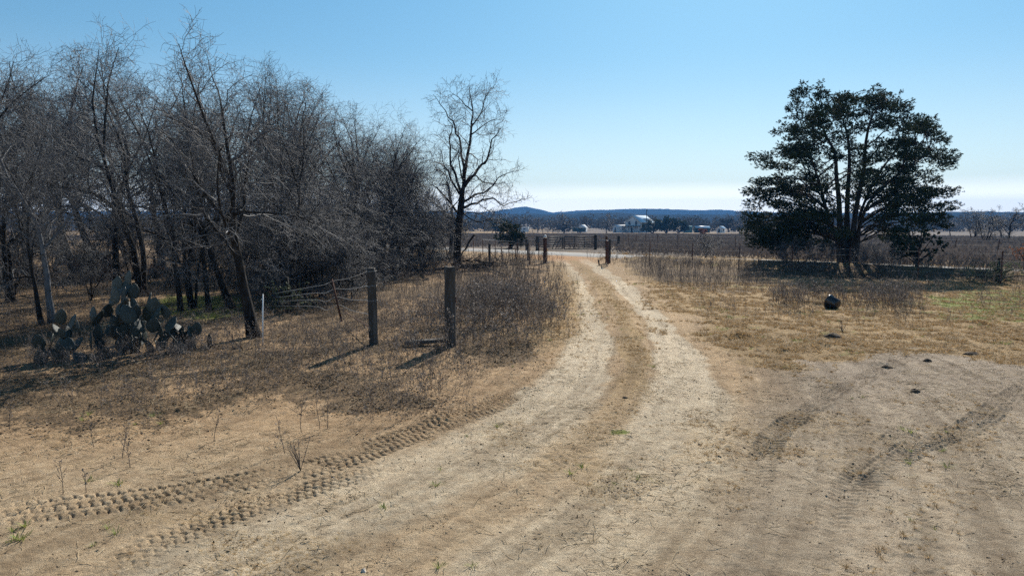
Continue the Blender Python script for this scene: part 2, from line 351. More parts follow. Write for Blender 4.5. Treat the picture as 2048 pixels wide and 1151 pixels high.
# pale grass strips beyond the weedy field
strip = sstep(200, 215, dist) * (.04 + .80 * sstep(.46, .6, fbm(gx / 90, gy / 25, 55, 2) + .35 * sstep(.08, 0, gx / np.maximum(gy, 1)) - .12)) * sstep(520, 400, dist)
mA[:, 1] = np.maximum(mA[:, 1], strip)
gz = hb(gx, gy)
mk = (gy > 2.5) & (gy < 30) & (np.abs(gx) < 25)
X = gx[mk]; Y = gy[mk]
fade = sstep(30, 14, Y)
rough = .022 * (fbm(X / .34, Y / .34, 5, 3) - .5) + .042 * (fbm(X / .10, Y / .10, 8, 3, .65) - .5)
lumps = np.maximum(0, fbm(X / .10, Y / .10, 12, 3) - .60) * .10
dz = rough * (.45 + .8 * mB[mk, 0] + .5 * mA[mk, 1]) + lumps * (.12 + mB[mk, 0] + .7 * mA[mk, 1] + .06 * mB[mk, 1]) * (.3 + 1.2 * sstep(.4, .62, fbm(X / 1.1, Y / 1.1, 14, 3)))
dl, _, _ = line_dist(X, Y, LRUT); dr, _, _ = line_dist(X, Y, RRUT)
dz -= .045 * (np.exp(-(dl / .38) ** 2) + np.exp(-(dr / .38) ** 2)) * sstep(7, 11, Y)
# small wheel scuffs along the ruts
dz += .006 * np.sin(dl * 42 + 3 * vnoise(X, Y, 9)) * np.exp(-(dl / .9) ** 2) * sstep(.35, .6, vnoise(X / .8, Y / .8, 6))
treadmask = np.zeros(len(X))
for Pl, wd, amp, kind in TRACKS:
    lo = Pl.min(0) - 1; hi = Pl.max(0) + 1
    s_ = (X > lo[0]) & (X < hi[0]) & (Y > lo[1]) & (Y < hi[1])
    if not s_.any(): continue
    D, S, SG = line_dist(X[s_], Y[s_], Pl); v = D * SG + .05 * (vnoise(S / .9, S * 0, 4) - .5)
    wx = X[s_]; wy = Y[s_]
    S = S + .05 * (fbm(wx / .5, wy / .5, 61, 2) - .5); v = v + .03 * (fbm(wx / .2, wy / .2, 62, 2) - .5)
    ins = sstep(wd / 2, wd / 2 - .05, np.abs(v)) * sstep(0, 2.0, S) * sstep(S.max() + .01, S.max() - 2.2, S)
    wear = sstep(.25, .5, fbm(wx / .6, wy / .6, 71, 3)) * .75 + .25 if kind == 'block' else .45 + .55 * sstep(.3, .65, fbm(wx / .5, wy / .5, 72, 4))
    if kind == 'block':
        rows = 5; rr = (v / wd + .5) * rows; ri = np.floor(rr); rf = rr - ri
        ph = S / .092 + .5 * (ri % 2) + .35 * (rf - .5) * np.where(ri % 2 == 0, 1, -1); pf_ = ph - np.floor(ph)
        e1 = np.minimum(pf_, 1 - pf_) * .092; e2 = np.minimum(rf, 1 - rf) * wd / rows
        g = np.maximum(np.exp(-(e1 / .014) ** 2), .75 * np.exp(-(e2 / .012) ** 2))
        h = -.028 * g + .007 + .022 * (fbm(wx / .5, wy / .5, 63, 2) - .5)
    else:
        ph = S / .10 + np.abs(v) * 5.0 * 1.0 + .5 * (v > 0); pf_ = ph - np.floor(ph)
        h = .013 * np.cos(pf_ * 2 * math.pi) - .004 - .008 * np.exp(-(v / .02) ** 2)
        h += .022 * np.exp(-((np.abs(v) - wd / 2 + .03) / .04) ** 2) * sstep(.3, .7, fbm(wx / .3, wy / .3, 15, 3))
    dz[s_] += h * ins * amp * wear
    treadmask[s_] = np.maximum(treadmask[s_], ins)
# little ant and gopher mounds of pale sand
MOUNDS = [(1470, 672, .42, .12), (1655, 672, .30, .10), (1560, 700, .35, .05), (1128, 545, .5, .08), (1275, 553, .35, .09), (500, 810, .6, .09), (1640, 690, .4, .05), (1010, 760, .3, .05), (880, 835, .35, .06), (1760, 728, .3, .07), (1960, 648, .5, .09), (1515, 650, .3, .06)]
for px, py, r_, h_ in MOUNDS:
    c = at(px, py); d2 = (X - c[0]) ** 2 + (Y - c[1]) ** 2; dz += h_ * np.exp(-d2 / r_ ** 2 * 1.8) * (.8 + .4 * vnoise(X / .1, Y / .1, 2))
gz[mk] += dz * fade
mC = np.zeros((len(gx), 4), np.float32)
SL, SS, SGl = line_dist(X, Y, LRUT); lat = SL * SGl
st1 = fbm(lat / .11, SS / 2.4, 33, 3); st2 = fbm(lat / .45, SS / 5.0, 36, 2)
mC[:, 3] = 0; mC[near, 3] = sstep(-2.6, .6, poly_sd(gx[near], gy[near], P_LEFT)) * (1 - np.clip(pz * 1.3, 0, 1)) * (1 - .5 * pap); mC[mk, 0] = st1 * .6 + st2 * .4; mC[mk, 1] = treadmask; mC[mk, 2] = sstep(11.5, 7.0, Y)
gz[mk] += .012 * (st1 - .5) * sstep(13, 8, Y) * (1 - .7 * treadmask) * (1 - mB[mk, 0])
G = np.stack([gx, gy, gz], 1)
nr, nc = GX.shape
idx = np.arange(nr * nc).reshape(nr, nc)
Q = np.stack([idx[:-1, :-1], idx[:-1, 1:], idx[1:, 1:], idx[1:, :-1]], -1).reshape(-1, 4)
gme = fast_mesh("ground", G, [Q], None, None, True)
for nm, arr in (("mask_a", mA), ("mask_b", mB), ("mask_c", mC)):
    a_ = gme.attributes.new(nm, 'FLOAT_COLOR', 'POINT'); a_.data.foreach_set("color", arr.ravel())
def surf(x, y):
    """height of the ground sheet (bilinear lookup)"""
    x = np.atleast_1d(np.asarray(x, float)); y = np.atleast_1d(np.asarray(y, float))
    j = np.clip(np.searchsorted(ys, y) - 1, 0, nr - 2); fy = np.clip((y - ys[j]) / (ys[j + 1] - ys[j]), 0, 1)
    def row(jj):
        t = x / Wd[jj]; i = np.clip(np.searchsorted(tt, t) - 1, 0, nc - 2); fx = np.clip((t - tt[i]) / (tt[i + 1] - tt[i]), 0, 1)
        Z = gz.reshape(nr, nc); return Z[jj, i] * (1 - fx) + Z[jj, i + 1] * fx
    return row(j) * (1 - fy) + row(j + 1) * fy
# ground material
gm = bpy.data.materials.new("sandy_ground"); gm.use_nodes = True; t = gm.node_tree; t.nodes.clear(); L = t.links.new
o_ = N(t, "ShaderNodeOutputMaterial"); b_ = N(t, "ShaderNodeBsdfPrincipled"); b_.inputs["Roughness"].default_value = .95; b_.inputs["Specular IOR Level"].default_value = .15
L(b_.outputs[0], o_.inputs[0])
co = N(t, "ShaderNodeTexCoord")
def noise(scale, detail=4, rough=.6, stretch=None):
    n = N(t, "ShaderNodeTexNoise"); n.inputs["Scale"].default_value = scale; n.inputs["Detail"].default_value = detail; n.inputs["Roughness"].default_value = rough
    if stretch:
        m_ = N(t, "ShaderNodeMapping"); m_.inputs["Scale"].default_value = stretch; L(co.outputs["Object"], m_.inputs[0]); L(m_.outputs[0], n.inputs[0])
    else: L(co.outputs["Object"], n.inputs[0])
    return n.outputs["Fac"]
def ramp(src, *stops):
    r = N(t, "ShaderNodeValToRGB"); e = r.color_ramp.elements
    while len(e) < len(stops): e.new(.5)
    for i, (p, c) in enumerate(stops): e[i].position = p; e[i].color = (*c, 1)
    L(src, r.inputs[0]); return r.outputs[0]
def mixcol(f, a, b, blend='MIX'):
    m_ = N(t, "ShaderNodeMix", data_type='RGBA', blend_type=blend)
    if isinstance(f, (int, float)): m_.inputs["Factor"].default_value = f
    else: L(f, m_.inputs["Factor"])
    L(a, m_.inputs["A"]); L(b, m_.inputs["B"]); return m_.outputs["Result"]
def brk(mask, nz_, amt=.8, lo=.36, hi=.64):
    """mask broken up by noise"""
    a = N(t, "ShaderNodeMath", op='SUBTRACT'); L(nz_, a.inputs[0]); a.inputs[1].default_value = .5
    b = N(t, "ShaderNodeMath", op='MULTIPLY_ADD'); L(a.outputs[0], b.inputs[0]); b.inputs[1].default_value = amt * 2; L(mask, b.inputs[2])
    r = N(t, "ShaderNodeMapRange", interpolation_type='SMOOTHSTEP'); r.inputs[1].default_value = lo; r.inputs[2].default_value = hi; L(b.outputs[0], r.inputs[0])
    c = N(t, "ShaderNodeMath", op='MINIMUM'); L(r.outputs[0], c.inputs[0])
    k = N(t, "ShaderNodeMath", op='MULTIPLY'); L(mask, k.inputs[0]); k.inputs[1].default_value = 6; k.use_clamp = True; L(k.outputs[0], c.inputs[1])
    return c.outputs[0]
def sepattr(nm):
    a = N(t, "ShaderNodeAttribute"); a.attribute_name = nm; s = N(t, "ShaderNodeSeparateColor"); L(a.outputs["Color"], s.inputs[0]); return s.outputs[0], s.outputs[1], s.outputs[2], a.outputs["Alpha"]
PALE, GRASS, GREEN, _ = sepattr("mask_a"); LIT, GRAY, FIELD, APR = sepattr("mask_b")
STREAK, TREAD, FORE, ORG = sepattr('mask_c')
fine = noise(38, 5, .7); med = noise(6.5, 5, .65); big = noise(1.3, 4, .6); grit = noise(120, 3, .7)
base = ramp(med, (.25, (.31, .205, .115)), (.5, (.42, .295, .175)), (.75, (.50, .375, .24)))
grayc = ramp(med, (.25, (.26, .20, .145)), (.5, (.355, .285, .215)), (.75, (.43, .36, .28)))
palec = ramp(med, (.25, (.44, .345, .24)), (.5, (.565, .465, .335)), (.75, (.64, .55, .415)))
col = mixcol(GRAY, base, grayc)
col = mixcol(brk(PALE, big, .35, .25, .8), col, palec)
ff_ = N(t, 'ShaderNodeMath', op='MULTIPLY'); L(FORE, ff_.inputs[0]); ff_.inputs[1].default_value = .42
forec = ramp(med, (.25, (.40, .305, .20)), (.5, (.53, .425, .29)), (.75, (.61, .51, .365)))
col = mixcol(ff_.outputs[0], col, forec)
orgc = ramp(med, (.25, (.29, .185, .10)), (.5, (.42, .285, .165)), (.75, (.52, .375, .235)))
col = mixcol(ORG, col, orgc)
apc = ramp(big, (.3, (.42, .22, .10)), (.7, (.52, .30, .15)))
col = mixcol(APR, col, apc)
grc = ramp(fine, (.22, (.135, .08, .037)), (.42, (.295, .195, .10)), (.6, (.42, .30, .158)), (.8, (.52, .405, .245)))
col = mixcol(brk(GRASS, fine, .75), col, grc)
gnc = ramp(fine, (.25, (.08, .085, .026)), (.5, (.19, .215, .055)), (.75, (.31, .31, .10)))
col = mixcol(brk(GREEN, fine, .6), col, gnc)
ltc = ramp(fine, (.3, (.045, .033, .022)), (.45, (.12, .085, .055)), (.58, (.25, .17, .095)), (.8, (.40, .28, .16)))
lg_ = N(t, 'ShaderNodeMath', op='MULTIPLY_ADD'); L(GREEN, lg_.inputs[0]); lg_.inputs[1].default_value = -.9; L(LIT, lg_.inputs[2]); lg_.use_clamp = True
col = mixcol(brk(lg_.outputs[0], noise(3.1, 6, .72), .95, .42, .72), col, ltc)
fc = ramp(big, (.3, (.11, .092, .08)), (.7, (.18, .15, .13)))
col = mixcol(brk(FIELD, big, .3, .3, .6), col, fc)
fargrass = ramp(noise(.02, 3), (.35, (.30, .19, .085)), (.65, (.38, .27, .14)))
fg = N(t, "ShaderNodeMath", op='MULTIPLY'); L(FIELD, fg.inputs[0]); L(GRASS, fg.inputs[1]); col = mixcol(fg.outputs[0], col, fargrass)
# dark specks of debris and grit
vo = N(t, "ShaderNodeTexVoronoi"); vo.inputs["Scale"].default_value = 11; L(co.outputs["Object"], vo.inputs[0])
sp = N(t, "ShaderNodeMapRange"); sp.inputs[1].default_value = .10; sp.inputs[2].default_value = .17; sp.inputs[3].default_value = .55; sp.inputs[4].default_value = 0; L(vo.outputs["Distance"], sp.inputs[0])
spm = N(t, "ShaderNodeMath", op='MULTIPLY'); L(sp.outputs[0], spm.inputs[0]); L(ramp(med, (.5, (0, 0, 0)), (.6, (1, 1, 1))), spm.inputs[1])
dk = N(t, "ShaderNodeRGB"); dk.outputs[0].default_value = (.07, .05, .035, 1); col = mixcol(spm.outputs[0], col, dk.outputs[0])
strk = ramp(STREAK, (.32, (.74, .72, .70)), (.5, (1, 1, 1)), (.68, (1.14, 1.13, 1.12)))
col = mixcol(.9, col, strk, 'MULTIPLY')
blot = ramp(noise(2.7, 6, .72), (.34, (.72, .70, .68)), (.5, (1, 1, 1)), (.66, (1.12, 1.12, 1.1)))
col = mixcol(.75, col, blot, 'MULTIPLY')
gr_ = ramp(grit, (.3, (.72, .70, .68)), (.5, (1, 1, 1)), (.7, (1.22, 1.2, 1.18)))
col = mixcol(.8, col, gr_, 'MULTIPLY')
L(col, b_.inputs["Base Color"])
bp1 = N(t, "ShaderNodeBump"); bp1.inputs["Distance"].default_value = .05; bp1.inputs["Strength"].default_value = .9; L(fine, bp1.inputs["Height"])
bp2 = N(t, "ShaderNodeBump"); bp2.inputs["Distance"].default_value = .016; bp2.inputs["Strength"].default_value = .9; L(grit, bp2.inputs["Height"]); L(bp1.outputs[0], bp2.inputs["Normal"])
L(bp2.outputs[0], b_.inputs["Normal"])
gme.materials.append(gm)
ground = link("ground", gme); tag(ground, kind="structure")

# road: a pale sheet crossing at a slant behind the fences
mb = MB(); n_ = 60; c0 = np.array([-45., 103.0]); c1 = np.array([75., -17.5])
for i in range(n_):
    pass
P = c0 + (c1 - c0) * np.linspace(0, 1, n_)[:, None]; nrm = np.array([.707, .707])
P = P + nrm * (np.sin(np.linspace(0, 5, n_)) * .4 + 1.9 * sstep(9, 17, P[:, 0]))[:, None]
off = np.array([-2.25, -1.9, -.6, .6, 1.9, 2.25]); zz = np.array([-.08, .035, .06, .06, .035, -.08])
V = np.array([[p[0] + nrm[0] * o, p[1] + nrm[1] * o, hz(p[0], p[1]) + z] for p in P for o, z in zip(off, zz)])
ii = np.arange(len(V)).reshape(n_, 6)
road = link("road", fast_mesh("road", V, [np.stack([ii[:-1, :-1], ii[1:, :-1], ii[1:, 1:], ii[:-1, 1:]], -1).reshape(-1, 4)], M['roadm'], None, True)); tag(road, kind="structure")

# hills on the horizon, wooded
def ridge(name, dist, prof, depth, seed, base=-3.0, step=14, rough=5):
    """prof: photograph (px, py) of the skyline"""
    px = np.array([p[0] for p in prof], float); py = np.array([p[1] for p in prof], float)
    xs = np.arange((px[0] - 1024) / F * dist, (px[-1] - 1024) / F * dist, step)
    H = np.interp(xs / dist * F + 1024, px, HORIZON - py) / F * dist + CAMH
    rows = np.linspace(0, 1, 26); V = []; tn = []
    for r in rows:
        prof_z = math.sin(min(1, r * 1.35) * math.pi / 2) if r < .74 else math.cos((r - .74) / .26 * math.pi / 2)
        yy = dist - depth * .74 + depth * r
        wob = fbm(xs / 260 + 7 * r, xs * 0 + r * 5, seed, 3) - .5
        tree = (vnoise(xs / 17 + 31 * r, xs * 0 + r * 50, seed + 5)) * rough
        z = base + (H - base) * prof_z * (1 + wob * .22 * (1 - abs(r - .74) * 1.0) * (0 if abs(r - .74) < .05 else 1)) + tree * prof_z
        V.append(np.stack([xs * yy / dist, np.full(len(xs), yy), z], 1)); tn.append(vnoise(xs / 40 + r * 90, xs * 0 + r * 40, seed + 2))
    V = np.concatenate(V); n = len(xs); ii = np.arange(len(V)).reshape(len(rows), n)
    me = fast_mesh(name, V, [np.stack([ii[:-1, :-1], ii[:-1, 1:], ii[1:, 1:], ii[1:, :-1]], -1).reshape(-1, 4)], M['hill'], np.concatenate(tn))
    return tag(link(name, me), kind="structure")
ridge("hills", 2600, [(-1800, 424), (-600, 422), (200, 425), (700, 424), (980, 426), (1020, 419), (1052, 415), (1072, 419), (1105, 427), (1150, 423), (1260, 420), (1330, 420), (1400, 423), (1440, 421), (1470, 424), (1560, 427), (1800, 429), (2200, 428), (2900, 425), (3800, 426)], 900, 40)
ridge("hills", 1300, [(-1800, 436), (-200, 434), (900, 433), (1100, 433), (1250, 431), (1350, 434), (1500, 434), (1800, 430), (2100, 428), (2600, 430), (3800, 433)], 350, 90, rough=6)

# ---------------------------------------------------------------- bare trees
def unit(v): return v / (np.linalg.norm(v) + 1e-9)
def perp_dir(rs, d, ang, az=None):
    """a direction at angle ang from d"""
    a = rs.uniform(0, 2 * math.pi) if az is None else az
    r = np.array([0, 0, 1.0]) if abs(d[2]) < .9 else np.array([1.0, 0, 0])
    u = unit(np.cross(d, r)); v = np.cross(d, u)
    return unit(d * math.cos(ang) + (u * math.cos(a) + v * math.sin(a)) * math.sin(ang))
def walk(rs, p, d, L, n, wig, up):
    P = [np.array(p, float)]; d = np.array(d, float)
    for i in range(n - 1):
        d = unit(d + rs.normal(0, wig, 3) + np.array([0, 0, up])); P.append(P[-1] + d * L / (n - 1))
    return np.array(P)
def poly_at(P, t):
    f = t * (len(P) - 1); i = min(int(f), len(P) - 2); f -= i
    return P[i] * (1 - f) + P[i + 1] * f, unit(P[i + 1] - P[i])
def sprout(rs, parents, per, L, ang, r_share, n, wig, up, tmin=.2, rmin=.002):
    """children of many branches; parents: list of (P, r0, r1)"""
    outl = []
    for P, r0, r1 in parents:
        k = int(per) + (rs.rand() < per % 1)
        plen = np.linalg.norm(P[-1] - P[0])
        a0 = rs.uniform(0, 6.28)
        for i in range(k):
            tpos = tmin + (1 - tmin) * (i + rs.rand()) / max(k, 1); tpos = min(tpos, .999)
            p, d = poly_at(P, tpos); c = perp_dir(rs, d, R(rs.uniform(*ang)), a0 + i * 2.4 + rs.normal(0, .4))
            l = L * (1.15 - .55 * tpos) * rs.uniform(.65, 1.25)
            rr = max((r0 + (r1 - r0) * tpos) * r_share, rmin)
            outl.append((walk(rs, p, c, l, n, wig, up), rr, max(rr * .4, rmin * .7)))
    return outl
def pack(levels, name, mat, sides, tints=None):
    """one mesh of many tapered branches"""
    Vs = []; Qs = []; Ts = []; o = 0; rs = RS(5)
    for brs, k in zip(levels, sides):
        if not brs: continue
        by = {}
        for b in brs: by.setdefault(len(b[0]), []).append(b)
        for n, bl in by.items():
            P = np.array([b[0] for b in bl]); r = np.array([np.linspace(b[1], b[2], n) for b in bl])
            V, Q = tubes(P, r, k); Vs.append(V); Qs.append(Q + o); o += len(V)
            Ts.append(np.repeat(rs.rand(len(bl)), n * k))
    return fast_mesh(name, np.concatenate(Vs), [np.concatenate(Qs)], mat, np.concatenate(Ts), smooth=False)
def flare(P, r0, r1, n):
    r = np.linspace(r0, r1, n); r[0] *= 1.5; r[1] *= 1.12; return r
class TreeKit:
    pass
def bare_tree_meshes(seed, H=7.0, tw=1.0, trunk_h=1.8, spread=1.0, stems=1, dens=1.0, lean=0.0, r0=.12, gnarl=1.0):
    rs = RS(seed); L0 = []; L1 = []
    for s in range(stems):
        d = unit(np.array([rs.normal(0, .10) + lean, rs.normal(0, .10), 1.0])) if stems == 1 else unit(np.array([math.cos(s * 2.4 + seed) * .25, math.sin(s * 2.4 + seed) * .25, 1]))
        th = H * rs.uniform(.50, .62)
        P = walk(rs, (0.06 * s, 0.05 * s, -.15), d, th, 9, .085 * gnarl, .05)
        rr = r0 * (1 if s == 0 else rs.uniform(.55, .85))
        L0.append((P, rr, rr * .42))
        tm = trunk_h / th
        nl = int(7 / (1 + .45 * (stems - 1)))
        a0 = rs.uniform(0, 6.28)
        for i in range(nl):
            tp = min(.999, tm + (1 - tm) * (i + rs.rand() * .6) / nl); p, dd = poly_at(P, tp)
            c = perp_dir(rs, dd, R(rs.uniform(34, 68)), a0 + i * 2.4); l = H * .46 * spread * rs.uniform(.75, 1.15) * (1.1 - .35 * tp)
            q = rr * (1 - .58 * tp) * rs.uniform(.42, .62)
            L1.append((walk(rs, p, c, l, 8, .20 * gnarl, .055), q, q * .28))
        for i in range(2):   # leaders
            p = P[-1]; c = perp_dir(rs, unit(P[-1] - P[-2]), R(rs.uniform(8, 28))); L1.append((walk(rs, p, c, H * .46, 7, .11 * gnarl, .06), rr * .40, .008))
    L2 = sprout(rs, L1, 9.5 * dens, H * .21, (32, 72), .5, 6, .24 * gnarl, .02,   .12, .0062 * tw)
    L3 = sprout(rs, L2, 7.5 * dens, H * .10, (30, 75), .5, 5, .26 * gnarl, .02, .12, .0046 * tw)
    L4 = sprout(rs, L3, 4.6 * dens, H * .050, (30, 78), .6, 3, .28 * gnarl, .02, .12, .0036 * tw)
    return L0, L1, L2, L3, L4
def tree_parts(seed, twigmat='twig', bark='bark', **k):
    L0, L1, L2, L3, L4 = bare_tree_meshes(seed, **k)
    Vs = MB()
    for P, a, b in L0: Vs.tube(P, flare(P, a, b, len(P)), 8)
    for P, a, b in L1: Vs.tube(P, np.linspace(a, b, len(P)), 6, cap=False)
    tr = Vs.mesh("trunk", M[bark], True)
    cr = pack([L2, L3, L4], "crown", M[twigmat], [4, 3, 3])
    zmax = max(b[0][:, 2].max() for b in L4)
    return tr, cr, zmax
KIT = [tree_parts(101, H=7.0, trunk_h=1.9, stems=1), tree_parts(102, H=7.0, trunk_h=1.5, stems=2, r0=.11), tree_parts(103, H=7.0, trunk_h=2.0, spread=1.0, lean=-.1, r0=.15),
       tree_parts(104, H=7.0, trunk_h=1.3, stems=3, r0=.09), tree_parts(105, H=7.0, trunk_h=2.3, spread=1.1, gnarl=1.3), tree_parts(106, H=7.0, trunk_h=1.6, spread=.75, lean=.08, r0=.10)]
FARKIT = [tree_parts(201, H=8.0, tw=3.2, trunk_h=1.8, spread=1.15, dens=.72, gnarl=1.4, r0=.22), tree_parts(202, H=8.0, tw=4.0, trunk_h=1.0, stems=3, dens=.7, r0=.15), tree_parts(203, H=8.0, tw=3.0, trunk_h=2.0, spread=.9, dens=.75, r0=.18)]
KIT.append(tree_parts(107, bark='palebark', H=7.0, trunk_h=2.2, spread=.9, r0=.10, gnarl=.8))
SHRUBKIT = [tree_parts(301, H=3.0, trunk_h=.25, stems=5, spread=.9, dens=.85, r0=.03, gnarl=1.4), tree_parts(302, H=3.0, trunk_h=.2, stems=6, spread=1.0, dens=.8, r0=.025, gnarl=1.6)]
_kc = {}
def put_tree(kit, i, px, py, top, rz, label, name="bare_tree", cat="tree", group=None, wide=1.0, Y=None):
    """a tree whose foot is seen at (px, py) and whose tip reaches pixel row top"""
    tr, cr, zm = kit[i]; b = at(px, py) if Y is None else None
    if Y is not None:
        r = ray(px, 600); b = np.array([r[0] / r[1] * Y, Y, 0]); b[2] = hz(b[0], b[1])
    d = b[1]; r = ray(px, top); topz = CAMH + r[2] / r[1] * d
    s = (topz - b[2]) / zm
    t_ = thing(name, label, cat, b, rz, group)
    t_.scale = (s * wide, s * wide, s)
    link("trunk", tr, t_); link("crown", cr, t_)
    return t_
G1 = "bare trees of the left thicket"
hero = [
 (6, 105, 645, 105, .3, "slim bare tree with a pale grey trunk just left of the prickly pear", 1.0),
 (5, 85, 650, 170, 3.0, "thin dark bare sapling tree close beside the pale grey trunk", .8),
 (1, 290, 592, 8, 1.2, "tallest bare tree of the thicket, dark trunks rising right behind the prickly pear", .95),
 (4, 236, 572, 60, 4.0, "bare tree with a straight dark trunk behind the left half of the prickly pear", .95),
 (2, 510, 674, 36, .2, "bare tree with a thick black leaning trunk beside the thin white stake", .95),
 (5, 362, 622, 128, 5.0, "slim bare tree standing left of the sunlit yellow grass patch in the thicket", .9),
 (3, 384, 618, 150, .7, "multi-stemmed bare tree in front of the sunlit yellow grass patch", .9),
 (5, 420, 622, 120, 2.6, "narrow bare tree between the sunlit grass patch and the leaning black trunk", .85),
 (0, 465, 616, 92, 3.3, "bare tree with paired dark stems left of the leaning black trunk", .9),
 (1, 22, 604, 70, .5, "bare tree at the left edge of the picture with rounded crown", 1.0),
 (4, 150, 556, 92, 5.6, "bare tree standing in front of the rusty little shed", 1.0),
 (3, 575, 604, 130, 1.9, "many-stemmed bare tree right of the leaning black trunk, twigs down to the scrub", 1.0),
 (0, 640, 575, 165, 4.4, "bare tree behind the sagging wire fence with low grey branches", 1.0),
 (1, 705, 560, 200, 2.9, "bare tree behind the thinner old fence post", 1.0),
 (5, 745, 548, 205, 1.0, "upright bare tree with brushy fan crown near the right end of the thicket", 1.05),
 (2, 800, 545, 240, 5.2, "bare tree with upswept crown second from the right end of the thicket", 1.05),
 (3, 845, 541, 310, 3.8, "lowest bare tree at the right end of the thicket beside the tall lone tree", 1.0),
 (4, -60, 625, 60, 2.0, "bare tree partly cut off by the left edge of the picture", 1.0),
]
for k_, px, py, top, rz, lab, wd_ in hero: put_tree(KIT, k_, px, py, top, rz, lab, group=G1, wide=wd_)
rs = RS(7)
for i, (px, py, top) in enumerate([(60, 560, 110), (190, 540, 95), (330, 548, 70), (430, 540, 130), (520, 548, 110), (560, 540, 140), (610, 535, 170), (660, 532, 190), (690, 528, 200), (765, 530, 235), (820, 527, 262), (120, 530, 130), (260, 525, 130), (480, 528, 150), (380, 532, 120), (-40, 545, 110), (720, 522, 230), (780, 518, 260)]):
    put_tree(KIT, (i * 5 + 1) % 6, px, py, top, rs.uniform(0, 6.28), "slender bare tree lost in the dense grey back rows of the left thicket", group="bare trees in the back rows of the left thicket", wide=1.15)
for i, px in enumerate((-330, -210, -130, -420)):
    put_tree(KIT, (i * 2 + 1) % 6, px, 640 - 20 * i, 70, i * 1.3, "bare tree beyond the left edge of the picture", group="bare trees beyond the left edge")
rs = RS(17)
for i, (px, py, top) in enumerate([(30, 590, 450), (130, 575, 430), (180, 600, 470), (330, 575, 440), (440, 570, 430), (545, 590, 420), (600, 585, 430), (650, 578, 400), (700, 568, 400), (740, 555, 400), (790, 550, 420), (830, 545, 430), (560, 560, 400), (490, 560, 410), (400, 555, 410), (270, 555, 410), (215, 560, 420), (80, 565, 420), (620, 560, 380), (680, 550, 390), (20, 560, 420), (240, 535, 420), (415, 535, 420), (520, 575, 400), (580, 565, 390), (610, 600, 440), (640, 595, 430), (670, 590, 430), (720, 565, 400), (765, 550, 400), (810, 540, 400), (850, 535, 410), (560, 608, 470), (690, 600, 470), (865, 530, 440), (880, 520, 440)]):
    put_tree(SHRUBKIT, i % 2, px, py, top, rs.uniform(0, 6.28), "tangled leafless shrub in the understorey of the left thicket", "bare_shrub", "shrub", "leafless shrubs under the thicket", 1.35)

# the tall lone tree: limbs traced from the photograph, given depth
def px5(p): return (820 + p[0] / 2.807, 150 + p[1] / 2.807)
def lone_tree():
    rs = RS(77); b = at(914, 533); Y = b[1]
    def pt(p, dy): q = px5(p); return atY(q[0], q[1], Y + dy) - b
    limbs = [([(268, 1085), (265, 1000), (268, 900), (283, 760), (292, 690)], 0, .24, .16),
      ([(292, 690), (308, 560), (325, 430), (345, 300), (350, 190), (332, 70)], .6, .17, .012), ([(288, 660), (250, 560), (226, 470), (222, 380), (238, 300), (212, 240)], -.9, .11, .012),
      ([(300, 560), (285, 400), (250, 290), (200, 200), (130, 110)], 1.0, .10, .01), ([(305, 620), (380, 530), (430, 470), (465, 360), (520, 290)], -1.3, .13, .012),
      ([(296, 720), (360, 680), (440, 640), (520, 560), (600, 540)], 1.4, .10, .01), ([(296, 745), (380, 710), (460, 695), (530, 730), (625, 700)], -1.6, .10, .01),
      ([(280, 670), (215, 545), (160, 490), (120, 480)], 1.8, .09, .01), ([(275, 780), (210, 690), (150, 640), (105, 600)], -1.8, .10, .012), ([(270, 820), (200, 775), (120, 760), (60, 700)], 1.5, .09, .012),
      ([(340, 300), (400, 200), (420, 120), (470, 70)], -.8, .06, .008), ([(348, 200), (290, 150), (232, 100)], .8, .05, .008), ([(335, 340), (420, 280), (510, 228)], 1.2, .06, .008),
      ([(300, 640), (360, 560), (400, 600), (470, 610), (540, 600)], 2.4, .07, .01), ([(285, 740), (330, 800), (400, 830), (470, 800)], -2.2, .06, .01), ([(270, 800), (220, 860), (150, 850), (90, 830)], -2.4, .06, .01), ([(300, 600), (270, 480), (290, 420)], -2.2, .07, .01)]
    mbt = MB(); par = []
    for pts, dy, r0, r1 in limbs:
        n = len(pts); P = np.array([pt(p, dy * (i / (n - 1)) ** 1.0) for i, p in enumerate(pts)])
        if dy == 0: P[0, 2] = -.2
        S = smooth_line(P, 3); S[1:-1] += rs.normal(0, .04, S[1:-1].shape) * (dy != 0)
        r = np.linspace(r0 * .72, r1, len(S)) if dy else flare(S, r0, r1, len(S))
        mbt.tube(S, r, 8)
        if dy: par.append((S, r0 * .7, r1))
    t_ = thing("bare_tree", "tall lone bare tree with forking dark trunk at the end of the thicket against sky", "tree", b)
    mbt.build("trunk", M['bark'], t_, smooth=True)
    L2 = sprout(rs, par, 9, 1.35, (30, 70), .45, 6, .28, .03, .12, .010)
    L3 = sprout(rs, L2, 6.5, .75, (30, 70), .5, 5, .30, .02, .12, .007)
    L4 = sprout(rs, L3, 4.2, .38, (30, 75), .6, 3, .30, .02, .15, .0055)
    link("crown", pack([L2, L3, L4], "crown", M['twig'], [4, 3, 3]), t_)
lone_tree()
put_tree(FARKIT, 0, 902, 511, 300, 1.0, "wide bare tree directly behind the trunk of the tall lone tree", wide=.8)

